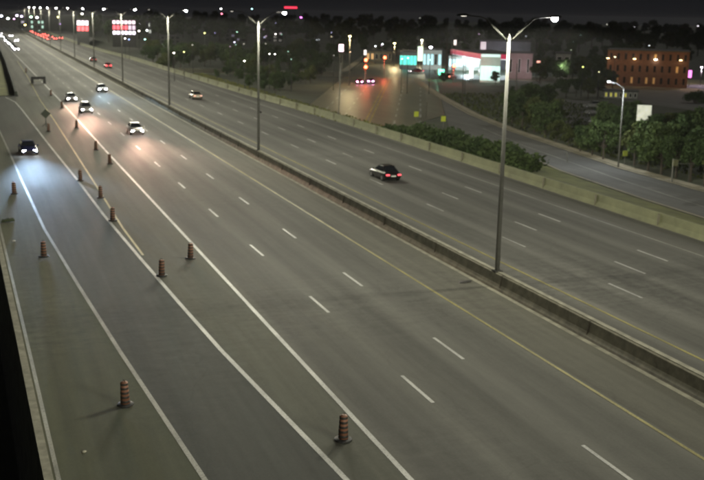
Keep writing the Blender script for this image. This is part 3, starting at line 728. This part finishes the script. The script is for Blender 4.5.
# ------------------------------------------------------------------ street lamps, poles and signs beyond the barrier
def small_light(parent, loc, e, col, r_=.2):  # unseen point light with no fitting of its own
    ld = bpy.data.lights.new('small_point_light', 'POINT'); ld.energy = e; ld.color = col; ld.shadow_soft_size = r_
    o = bpy.data.objects.new('small_point_light', ld); COL.objects.link(o); o.parent = parent; o.location = loc
def street_lamp(base, top, lab, arm=(0, 0), e=0, col=(1, .9, .7), es=30, size=.25, group=None, m='steel'):
    """base point, top z, arm offset (world metres)"""
    h = top-base[2]; t = thing('street_lamp', lab, 'street lamp', base, 0, group)
    MB().tube([(0, 0, 0), (0, 0, h)], [.11, .07], 8).build('pole', M[m], t, True)
    ax, ay = arm
    if ax or ay: MB().tube([(0, 0, h-.05), (ax*.5, ay*.5, h+.55), (ax, ay, h+.75)], .045, 6).build('arm', M[m], t); h += .75
    hd = MB().box((ax, ay, h+.09), (size*1.9, size*1.9, .1), top=.6).build('lamp_head', M[m], t)
    MB().lathe([(size*.25, -size*.5), (size*.6, -size*.25), (size*.7, .03)], 10, (ax, ay, h)).build('lamp_globe', EM(col, es), hd, True)
    if e: small_light(t, (ax, ay, h-size*.6-.3), e, col)
    return t
WARM = (1, .78, .40); SOD = (1, .55, .22); COOL = (.88, .94, 1)
b = G(618, 168, GZ); street_lamp(b, PD(627, 88, math.hypot(b.x, b.y)).z, 'tall lamp post with a left pointing arm at the edge of the off ramp', (-1.9, .5), 2700, COOL, 14, .22)
b = G(657, 82, GZ); street_lamp(b, PD(661, 54, math.hypot(b.x, b.y)).z, 'lamp post in front of the brick building', (0, 0), 7000, WARM, 16, .5)
for x, y0, y1, lab, e, col, es, sz in (
    (349, 86, 36, 'tall lamp post beside the pink lit sign at the street corner', 6500, WARM, 16, .45),
    (394, 66, 43, 'lamp post left of the green lit shops beyond the crossing', 7000, WARM, 16, .55),
    (421, 66, 40, 'lamp post standing behind the white pylon sign', 4500, (1, .9, .6), 22, .6),
    (430, 68, 47, 'very bright violet white lamp left of the fuel station', 3500, (.85, .75, 1), 60, .75),
    (382, 64, 44, 'small lamp left of the crossing, right one of a pair', 0, COOL, 14, .4),
    (375, 64, 46, 'small lamp left of the crossing, left one of a pair', 0, COOL, 12, .4),
    (234.5, 59, 42, 'thin lamp post with violet light in the dark belt of trees', 0, (.75, .7, 1), 8, .4),
    (205, 58, 33, 'yellow lamp above the dark trees, upper left of centre', 0, (.9, .85, .3), 8, .45),
    (275.5, 60, 34, 'white lamp among dark trees right of the second lamp post', 0, (1, .9, .85), 10, .42),
    (700, 86, 67, 'white lamp with violet glow at the right edge', 2200, (1, .75, 1), 20, .42),
    (591, 80, 55, 'thin unlit looking lamp post left of the brick building', 0, (.3, .3, .2), 1, .2)):
    b = G(x, max(y0, 58), GZ); street_lamp(b, PD(x, y1, math.hypot(b.x, b.y)).z, lab, (0, 0), e, col, es, sz)
def pole(name, b, t, rad, lab, m='steel', head=None):
    base = G(b[0], b[1], GZ); top = PD(t[0], t[1], math.hypot(base.x, base.y)); T = thing(name, lab, 'pole', base)
    v = top-base; MB().tube([(0, 0, 0), tuple(v)], [rad, rad*.75], 7).build('shaft', M[m], T)
    MB().tube([tuple(v), tuple(v+Vector((0, 0, .12)))], rad*1.1, 7).build('cap', M[m], T)
    return T
pole('utility_pole', (338.5, 115), (341, 64), .13, 'plain grey pole at the left edge of the street, behind the barrier')
pole('utility_pole', (462, 106), (464, 58), .12, 'brown pole on the kerb left of the bright store', 'bark')
pole('utility_pole', (516, 97), (517, 64), .14, 'thin grey pole just right of the nearest lamp post')
pole('utility_pole', (447, 78), (447, 39), .28, 'brown pole left of the pink fuel station roof', 'bark')
pole('utility_pole', (452, 78), (452, 42), .2, 'thinner grey pole under the pink roof left end')
pole('marker_post', (567.5, 162), (567, 153), .09, 'short pale marker post at the far edge of the off ramp')
T = pole('sign_post', (671.5, 183), (673.5, 160), .10, 'grey post with small box and side arm at the ramp edge, right')
MB().box((.25, 0, 2.3), (.6, .3, .7)).build('control_box', M['conc_y'], T); MB().tube([(.3, 0, 2.2), (2.6, -.4, 2.15)], .04, 5).build('arm', M['steel'], T); MB().tube([(2.0, -.3, 2.1), (2.0, -.3, 0)], .05, 5).build('brace', M['dsteel'], T)
base = G(624, 166, GZ); T = thing('road_sign', 'small yellow green sign on a post beside the ramp lamp post', 'sign', base)
MB().tube([(0, 0, 0), (0, 0, 2.0)], .04, 6).build('post', M['steel'], T); MB().box((0, -.05, 1.6), (.7, .04, .7)).build('sign_panel', mat('sign_yellow', (.33, .38, .06), .5), T)
for x, y, lab in ((416, 122, 'bright yellow green marker board at the hedge left end'), (443, 127, 'bright yellow green marker board above the hedge, right one')):
    base = G(x, y, GZ); T = thing('marker_board', lab, 'sign', base); MB().tube([(0, 0, 0), (0, 0, 1.6)], .05, 6).build('post', M['steel'], T)
    MB().box((0, -.06, 1.35), (.8, .05, .9)).build('sign_panel', mat('yellow_board_glow', (.55, .62, .06), .4, emit=(.5, .6, .05), es=.03), T)  # small emission stands in for light thrown back by the board
T = pole('sign_post', (426, 118), (427, 103), .07, 'thin brown post between the two yellow green marker boards', 'bark')

# traffic signals
def signal(b, top, red, lab, arm=0):
    base = G(b[0], b[1], GZ); D_ = math.hypot(base.x, base.y); zt = PD(top[0], top[1], D_).z; T = thing('traffic_light', lab, 'traffic light', base)
    h = zt-base.z; MB().tube([(0, 0, 0), (0, 0, h)], .11, 7).build('pole', M['steel'], T)
    if arm: MB().tube([(0, 0, h-.3), (arm*.94, -arm*.34, h-.1)], .07, 6).build('arm', M['steel'], T)
    for zz in red:
        hz = PD(b[0], zz, D_).z-base.z
        q = MB().box((0, -.14, hz-.42), (.42, .22, 1.15)).build('signal_head', M['black'], T)
        for i, c_ in enumerate((EM((1, .08, .03), 26), M['glassd'], M['glassd'])):
            MB().tube([(0, -.25, hz-.02-i*.36), (0, -.30, hz-.02-i*.36)], (.40 if i == 0 else .13), 10).build('lens', c_, q)  # red lens oversized so its shape carries the bloom
    small_light(T, (-.3, -1.1, h*.6), 800, (1, .12, .06))
signal((365, 84), (365, 56), (60, 67), 'traffic light with two red lamps at the left of the crossing')
signal((384, 78), (384, 53), (57.5,), 'traffic light with one red lamp in the middle of the crossing', 5)
signal((453, 83), (453, 62), (66,), 'traffic light glowing red in front of the fuel station')
# cars on the street
car('dark car with bright pink red brake lights waiting at the crossing', (*G(360, 84, GZ)[:2], GZ+.03), -.4, (.1, .03, .04), 'sedan', None, tail=True, tailmat=EM((1, .22, .5), 70))
car('dark car with pinkish brake lights in the next lane at the crossing', (*G(371, 83.5, GZ)[:2], GZ+.03), -.4, (.1, .1, .12), 'sedan', None, tail=True, tailmat=EM((1, .3, .75), 60))
car('dark red car passing through the crossing in front of the shops', (*G(416, 73, GZ)[:2], GZ+.03), PI/2+.1, (.22, .02, .03), 'sedan', EM((1, .85, .9), 14), tail=True)
t = thing('added_green_panel', 'added green glowing board left of the fuel station', 'sign', G(441, 80, GZ), -.45)
MB().box((0, 0, 2.2), (1.6, .3, 1.5)).build('sign_panel', EM((.15, .9, .5), 2.0), t); MB().tube([(0, 0, 0), (0, 0, 1.5)], .12, 6).build('post', M['steel'], t); small_light(t, (0, -1.2, 2.5), 500, (.3, 1, .65))  # green panel and light added for the glow round the shops
car('grey car waiting under the glowing signal by the fuel station', (*G(451, 79, GZ)[:2], GZ+.03), -.9, (.3, .12, .08), 'suv', None, tail=True, tailmat=EM((1, .25, .15), 8))

# ------------------------------------------------------------------ buildings
def facing(p): return math.atan2(p.y, p.x)-PI/2     # local -Y looks back along the sight line
def building(name, xl, xr, ybase, ytop, D_, lab, m, depth=12, cat='building', roof='roofd', turn=0, cols=0, rows=0, lit=.0, litcol=(1, .8, .5), les=2.0, wm=None, wf=.55):
    """a block whose front spans sight lines xl..xr at distance D_; base on the ground"""
    A = PD(xl, ytop, D_); B = PD(xr, ytop, D_); w = (Vector((B.x, B.y))-Vector((A.x, A.y))).length; zt = (A.z+B.z)/2
    c = (A+B)/2; T = thing(name, lab, cat, (c.x, c.y, GZ), facing(c)+turn); h = zt-GZ
    MB().box((0, depth/2, h/2), (w, depth, h)).build('wall', m, T)
    MB().box((0, depth/2, h+.16), (w+.5, depth+.5, .3)).build('roof', M[roof], T)
    for i in range(cols):
        for j in range(rows):
            cw = w/cols; rh = h/rows; X = -w/2+cw*(i+.5); Z = rh*(j+.52); ww = cw*wf; hh = rh*.52
            fr = MB(); fr.box((X, -.03, Z+hh/2+.05), (ww+.2, .12, .1)); fr.box((X, -.03, Z-hh/2-.05), (ww+.2, .12, .1)); fr.box((X-ww/2-.05, -.03, Z), (.1, .12, hh)); fr.box((X+ww/2+.05, -.03, Z), (.1, .12, hh))
            f = fr.build('window', M['steelw'] if wm is None else wm, T)
            L = random.random() < lit
            MB().box((X, -.01, Z), (ww, .04, hh)).build('pane', EM(litcol, les) if L else M['glassd'], f)
    return T, w, h
# brick building
T, w, h = building('brick_building', 608, 690, 82, 51.5, 293, 'red brown brick building of three storeys lit warmly, upper right', M['brick'], 16, cols=11, rows=3, lit=.18, litcol=(1, .55, .22), les=.10, wm=M['brick'], wf=.30)
for k in (-10.5, -3.5, 2, 8.5):
    q = MB().box((k, -.3, h*.80), (.5, .4, .3)).build('wall_lamp', M['dsteel'], T); MB().box((k, -.35, h*.80-.2), (.7, .45, .16)).build('lamp_glass', EM(WARM if k != 2 else (1, .95, .75), 8 if k != 2 else 30), q)
    small_light(T, (k, -3.6, h*.80), 190, (1, .62, .28))
for q, xx in ((0, -9), (1, 11)): small_light(T, (xx, -6, 2.5), 260, (1, .55, .25))  # unseen point lights brighten the brick front, no fixtures built
# yellow kiosk
base = G(650, 84, GZ); T = thing('yellow_kiosk', 'small bright yellow kiosk in front of the brick building', 'kiosk', base, facing(base))
MB().box((0, 0, 1.0), (3.4, 2, 2.0)).build('wall', mat('yellow_panel_glow', (.5, .45, .05), .6, emit=(.5, .42, .05), es=.25), T); MB().box((.2, 0, 2.35), (2.6, 1.7, .7), top=.8).build('roof', mat('yellow_roof', (.45, .42, .06), .6), T); MB().box((0, -1.02, .9), (1.0, .05, 1.4)).build('door', M['roofd'], T)  # wall given a faint glow to look lit, without a lamp
# magenta sign
base = G(689, 86, GZ); T = thing('lit_sign', 'magenta lit sign on a post right of the brick building', 'sign', base, facing(base))
MB().tube([(0, 0, 0), (0, 0, 3.2)], .09, 6).build('post', M['steel'], T); MB().box((0, 0, 3.3), (.9, .25, 2.0)).build('sign_panel', EM((.95, .25, .75), 2.2), T)
# low wall with yellow windows (parked bus-like shed)
building('grey_shed', 604, 638, 101, 91.5, 245, 'long low grey shed with a few yellow lit windows behind the ramp lamp', M['grey'], 5, cols=7, rows=1, lit=0.45, litcol=(.8, .75, .12), les=.35, wf=.4)
# white kiosk
base = G(641, 152, GZ); T = thing('white_board', 'white rectangular board standing on legs among the trees at right', 'sign', base, facing(base))
D_ = math.hypot(base.x, base.y); z0 = PD(641, 121, D_).z-GZ; z1 = PD(641, 105, D_).z-GZ
MB().box((0, 0, (z0+z1)/2), (1.9, .3, z1-z0)).build('panel', mat('white_panel_glow', (.75, .75, .65), .6, emit=(.9, .95, .75), es=.22, noise=(1.5, .3)), T)  # faint emission makes the board look lit, no lamp in it
for s in (-.8, .8): MB().box((s, 0, z0/2), (.12, .12, z0)).build('leg', M['steel'], T)
# pale houses
T, w, h = building('grey_house', 556, 571, 72, 54, 305, 'plain pale grey house gable beyond the dark tree', M['grey'], 10, cols=2, rows=2, lit=0); small_light(T, (0, -6, 4.5), 520, (.9, 1, .95))  # unseen point light brightens the house front, no fixture
T, w, h = building('pinkish_house', 507, 533, 72, 53.5, 310, 'long pinkish grey house wall right of the nearest lamp post', M['pinkw'], 10, cols=3, rows=1, lit=0, wf=.2); small_light(T, (1, -6, 4), 600, (1, .8, .85))  # unseen point light on this wall too, no fixture
# lit board before the houses
base = G(555, 80, GZ); T = thing('lit_pillar', 'thin white lit pillar sign in front of the grey house', 'sign', base, 0)
MB().box((0, 0, 3.6), (.5, .3, 2.6)).build('sign_panel', EM((.85, .95, 1), 1.6), T); MB().tube([(0, 0, 0), (0, 0, 2.4)], .1, 6).build('post', M['steel'], T)
# fuel station canopy
A = PD(451, 48, 350); B = PD(481, 52, 312); zt = 4.75
u = Vector((B.x-A.x, B.y-A.y)); Lc = u.length; ang = math.atan2(u.y, u.x)
T = thing('fuel_station', 'fuel station canopy with pink red fascia and bright white underside', 'fuel station', (A.x, A.y, GZ), ang)
MB().box((Lc/2, 7, 6.15), (Lc, 14, 1.5)).build('fascia', EM((.55, .04, .10), .75), T)
MB().box((Lc/2, 7, 6.95), (Lc-1, 13, .12)).build('canopy_roof', M['roofd'], T)
MB().box((Lc/2, 7, 5.34), (Lc-.4, 13.6, .08)).build('canopy_ceiling', EM((.72, .95, 1), 2.4), T)
for i in range(4):
    X = 4+i*(Lc-8)/3
    MB().box((X, 3.5, 2.65), (.5, .5, 5.28)).build('column', M['steelw'], T)
    q = MB().box((X+1.2, 3.5, .95), (.9, .6, 1.9)).build('fuel_pump', M['steelw'], T); MB().box((X+1.2, 3.17, 1.3), (.6, .05, .6)).build('display', EM((.8, .9, 1), 1.5), q)
    MB().box((X, 3.5, .1), (4, 1.2, .18)).build('island', M['walk'], T)
small_light(T, (Lc/2, 1, 4.6), 4200, (.75, .95, 1), .6)
TS, w, h = building('fuel_station_shop', 449, 481, 76, 56.5, 352, 'low fuel station shop glowing blue white under the pink canopy', M['steelw'], 6, cols=9, rows=1, lit=1, litcol=(.62, .9, 1), les=1.3, wf=.78)
small_light(TS, (0, -6, 3.5), 900, (.7, .95, 1), .5)
# store with bright front
T, w, h = building('convenience_store', 481, 501, 78, 54, 290, 'store with brilliant pale green white glass front behind a green tree', M['steelw'], 9)
for i in range(5): f = MB().box((-w/2+w/5*(i+.5), -.05, 2.5), (w/5-.12, .1, 3.9)).build('shop_window', EM((.62, .90, .82), .95), T)
MB().box((0, -.1, h-.45), (w-.3, .2, .65)).build('sign_band', EM((.7, .95, .9), .9), T)
small_light(T, (0, -5, 4), 420, (.75, 1, .9), .5)
T, w, h = building('flat_roofed_hall', 480, 531, 74, 41.5, 360, 'dark grey flat roofed hall rising behind the bright store', mat('hall_wall', (.15, .15, .17), .8, noise=(.6, .2)), 18)
MB().box((-w/2+1.2, -.2, h-1.6), (1.8, .2, 2.6)).build('roof_sign', EM((.9, .75, .8), .65), T); small_light(T, (0, -8, h*.7), 900, (.8, .85, 1))  # unseen point light brightens the hall wall, no fixture
# pylon signs
def pylon(x0, x1, ytop, ybot, D_, lab, col, es):
    A = PD((x0+x1)/2, ytop, D_); zb = PD((x0+x1)/2, ybot, D_).z-GZ; ww = (x1-x0)/1025*D_; T = thing('pylon_sign', lab, 'sign', (A.x, A.y, GZ), facing(A)); zt = A.z-GZ
    MB().box((0, 0, (zt+zb)/2), (ww, .5, zt-zb)).build('sign_panel', EM(col, es), T)
    for s in (-.3, .3): MB().box((s*ww, .05, zb/2), (.15, .2, zb)).build('post', M['dsteel'], T)
    MB().box((0, 0, zt+.06), (ww+.1, .6, .1)).build('top_trim', M['dsteel'], T)
    return T
pylon(470, 473.6, 60, 78, 285, 'tall narrow bright white pylon sign before the fuel station', (.85, 1, .92), 2.2)
pylon(418, 423, 46.5, 61, 330, 'bright greenish white pylon sign behind the crossing', (.8, 1, .75), 1.6)
pylon(364, 366.5, 50, 55, 330, 'small white sign above the red traffic light', (1, .9, .85), 1.4)
pylon(339, 343.5, 44.5, 51.5, 270, 'pink white lit sign left of the street, above the plain pole', (1, .72, .86), 3.0)
pylon(454, 456.5, 40, 45, 340, 'small white lit sign above the fuel station roof', (1, .85, .8), 1.5)
pylon(537, 541.5, 61, 64, 300, 'small orange pink lit sign between the dark trees', (1, .45, .35), 1.8)
pylon(284.5, 297, 6.6, 8.6, 560, 'thin red lit rooftop sign high above the trees near the second lamp post', (1, .05, .10), 1.6)
# green lit shops
building('lit_shop', 400, 417, 66, 52, 350, 'low shop with teal lit front beyond the crossing, left one', M['grey'], 9, cols=5, rows=1, lit=1, litcol=(.10, .80, .66), les=1.5, wf=.8)
building('lit_shop', 423, 442, 66, 50, 350, 'low pale shop with bluish lit windows left of the fuel station', M['steelw'], 9, cols=5, rows=1, lit=.8, litcol=(.45, .85, .95), les=1.2, wf=.6)
building('lit_shop', 366, 392, 62, 51.5, 400, 'low shop with dim amber windows behind the red signals', M['conc_d'], 9, cols=6, rows=1, lit=.5, litcol=(.9, .5, .2), les=.7, wf=.5)
building('low_office', 201, 221, 60, 51, 420, 'low building with a cluster of dim warm windows among dark trees', M['roofd'], 8, cols=6, rows=2, lit=.55, litcol=(.8, .75, .5), les=.35)
# far stores at upper left
building_far = building('lit_store', 112, 135.5, 42, 20, 520, 'store front with a bright pink, red and white lit grid of panels', M['roofd'], 10)
T, w, h = building_far
cols_ = [((1, .72, .82), 2.2), ((1, .12, .16), 1.8), ((.95, .85, 1), 2.8)]
for j in range(3):
    for i in range(6): MB().box((-w/2+w/6*(i+.5), -.06, h-1.1-j*2.5), (w/6-.5, .12, 2.0 if j == 1 else 1.5)).build('lit_panel', EM(*(cols_[j] if not (j == 1 and i > 3) else ((.8, .6, .75), 1.2))), T)
T, w, h = building('lit_store', 76.5, 88.5, 36, 20, 480, 'small store front with white and red lit panels, far upper left', M['roofd'], 10)
for j in range(2):
    for i in range(3): MB().box((-w/2+w/3*(i+.5), -.06, h-1.3-j*2.5), (w/3-.4, .12, 1.9)).build('lit_panel', EM(*(((1, .8, .95), 2.4) if j == 0 else ((1, .10, .12), 1.8))), T)
for x0, x1, yt, D_, lab, lc in ((146, 151, 22, 620, 'narrow far building with a white lit top', (.95, 1, .9)), (18, 24, 20, 800, 'tiny far building under violet lights at the top left', (.9, .8, 1)), (30, 44, 20, 760, 'tiny far store with greenish lights at the top left', (.6, 1, .8)),
                                (225, 246, 30, 640, 'far dim apartment block behind the trees, upper left of centre', (.6, .55, .8)), (262, 283, 32, 640, 'far dim apartment block right of the second lamp post', (.8, .75, .7)), (160, 180, 36, 520, 'far dark block with few lights behind the third lamp post', (.6, .9, .6))):
    building('distant_block', x0, x1, 40, yt, D_, lab, M['roofd'], 12, cols=4, rows=3, lit=.3, litcol=lc, les=.9 if D_ > 700 or x0 == 146 else .16, wf=.5, wm=M['roofd'])
# distant lamps, one thing each
DL_ = [(1, 16, (.7, .7, 1), 60, .9, 'brilliant blue white lamp at the extreme top left'), (8, 18.5, (.9, 1, .9), 40, .8, 'white lamp second from the top left corner'), (17, 15.6, (.85, .7, 1), 34, .7, 'violet white lamp, left one of a close pair at top left'),
       (21.5, 16.4, (.7, .55, 1), 26, .7, 'violet lamp, right one of a close pair at top left'), (31, 17, (.45, 1, .55), 34, .8, 'green lamp at the top left'), (37, 17.5, (.9, .85, 1), 44, .8, 'white lamp just right of the green one'),
       (40, 23.5, (.85, 1, .95), 28, .7, 'white lamp below the pair at top left'), (42, 27.5, (.8, .75, .9), 14, .7, 'dim greyish lamp lowest of the top left cluster'), (25, 25, (1, .75, .25), 24, .7, 'amber lamp above the red tail lights'),
       (14, 19, (.8, .45, .8), 10, .6, 'dim purple lamp at the top left'), (58, 17, (.9, .85, .35), 14, .6, 'yellow lamp between two distant lamp posts'), (82, 14, (1, .95, .8), 26, .7, 'white lamp above the small red lit store'),
       (107, 26, (.9, .75, .4), 8, .5, 'dim amber lamp left of the pink lit store'), (140, 23.5, (.9, .92, 1), 44, .8, 'white lamp right of the pink lit store'), (139, 31, (1, .85, .75), 20, .6, 'lamp below the white one right of the pink store'),
       (147, 30.5, (.9, 1, 1), 22, .6, 'lamp below the narrow white topped building'), (125, 38.5, (1, .9, .85), 18, .5, 'low lamp under the pink lit store'), (145, 39.5, (.4, .85, .85), 16, .5, 'teal lamp under the narrow building'),
       (129, 39.5, (.35, .45, .9), 10, .5, 'dim blue lamp under the pink lit store'), (221, 8.8, (1, 1, .95), 30, .6, 'white beacon high between the first two lamp posts'), (221.8, 13.8, (1, .2, .3), 14, .6, 'dim red beacon beneath the white one'),
       (252, 9, (.5, .95, 1), 12, .5, 'cyan light just above the second lamp post left arm'), (301, 17.5, (.9, .15, .85), 18, .7, 'magenta light right of the second lamp post'), (237, 32, (.45, .8, .6), 7, .5, 'dim green light left of the second lamp post'),
       (269.5, 54, (.9, .85, .8), 18, .5, 'left one of two low white lights in the dark trees'), (275, 54.2, (.9, .9, .85), 18, .5, 'right one of two low white lights in the dark trees'), (244.5, 61, (1, .95, .8), 24, .6, 'low white light near the second lamp post'),
       (184, 52, (.8, .8, .3), 10, .5, 'dim yellow light in the trees left of the low office'), (174, 53, (.95, .8, .75), 18, .6, 'low pale light right of the third lamp post'), (698, 26, (.7, .65, .7), 5, .6, 'dim light high in the sky at the right edge'), (634, 27, (.7, .65, .7), 5, .6, 'dim light above the brick building'),
       (685, 32, (.7, .6, .7), 5, .6, 'faint light above the right end of the brick building'), (583, 67, (.7, .75, .2), 8, .6, 'dim yellow green light right of the grey house'), (599, 72, (.8, .75, .4), 8, .4, 'dim amber light left of the brick building'),
       (485, 30, (.3, .8, .4), 3, .5, 'faint green light beside the nearest lamp post arm'), (420, 18, (.35, .35, .3), 3, .5, 'faint light in the dark sky over the crossing'), (466, 60, (1, .4, .3), 10, .4, 'small red light by the fuel station'), (430, 60, (.3, 1, .5), 12, .5, 'green light in front of the pale shop'),
       (350, 52, (1, .6, .4), 8, .5, 'dim orange light beside the corner lamp post'), (615, 57, (.9, .9, .55), 12, .5, 'pale lamp above the left end of the brick building'), (408, 58, (.4, .95, .95), 18, .6, 'cyan light before the teal shop'), (402, 59, (.7, .95, .4), 12, .5, 'yellow green light left of the teal shop'),
       (571, 50, (.5, .6, .4), 3, .5, 'faint light above the grey house'), (290, 8, (1, .9, .9), 10, .5, 'small light beside the red rooftop sign'), (60, 24, (.5, .3, .8), 6, .5, 'dim violet light among distant posts'), (150, 22.5, (1, 1, .9), 20, .5, 'lamp on the top of the narrow far building'), (215, 33, (.5, .45, .9), 4, .4, 'faint blue light in the dark centre left'), (228, 20, (.45, .4, .8), 4, .5, 'faint violet light under the white beacon')]
M['dark_pole'] = mat('dark_pole', (.02, .022, .018), .8)
_rg = random.Random(3)
for _ in range(36):
    x = _rg.uniform(172, 345) if _rg.random() < .6 else _rg.uniform(345, 700); y = _rg.uniform(22, 60) if x < 345 else _rg.uniform(24, 46)
    DL_.append((x, y, _rg.choice([(1, .95, .8), (.6, .6, 1), (.5, .9, .7), (1, .8, .4), (.9, .6, .9), (.8, .9, 1)]), _rg.uniform(1.2, 4), _rg.uniform(.3, .5), 'faint town light, '+zone(x)))
for x, y, col, es, sz, lab in DL_:
    hz = 14.2-(352-x)*.0203
    D_ = 10*1025/max(y-hz, .1) if y-hz > 13 else 780
    D_ = min(max(D_, 240), 780); p = PD(x, y, D_)
    if x < 60: D_ = 820; p = PD(x, y, D_)
    k = D_/1025
    t = thing('distant_lamp', lab, 'lamp', (p.x, p.y, GZ), 0, 'distant town lights'); h = p.z-GZ
    MB().tube([(0, 0, 0), (0, 0, h)], [.10, .06], 5).build('pole', M['dark_pole'], t)
    MB().lathe([(.3*sz*k*1.6, -.7*sz*k), (.75*sz*k*1.6, -.3*sz*k), (.75*sz*k*1.6, .3*sz*k), (.3*sz*k*1.6, .7*sz*k)], 8, (0, 0, h)).build('lamp_globe', EM(col, es*.7), t)

# ------------------------------------------------------------------ parked cars on the lots
for x, y, col, rz, lab in ((594, 108, (.35, .35, .34), 1.0, 'pale car parked farthest back on the small lot'), (597, 115, (.3, .3, .3), 1.0, 'grey car parked in the middle of three on the small lot'), (598, 123, (.33, .34, .32), 1.0, 'silver car parked nearest the trees on the small lot')):
    car(lab, (*G(x, y, GZ)[:2], GZ+.03), rz, col)

# ------------------------------------------------------------------ thin haze, added to lift the dark distance and halo the lamps
hz = bpy.data.materials.new('haze'); hz.use_nodes = True; hn = hz.node_tree; hn.nodes.clear()
ho = hn.nodes.new('ShaderNodeOutputMaterial'); pv = hn.nodes.new('ShaderNodeVolumePrincipled')
pv.inputs['Color'].default_value = (.92, .93, .95, 1); pv.inputs['Density'].default_value = .00007; pv.inputs['Anisotropy'].default_value = .3
hn.links.new(pv.outputs[0], ho.inputs['Volume'])
b = MB().box((700, 1250, 6), (4100, 3300, 32)); b.build('haze', hz, kind='stuff')
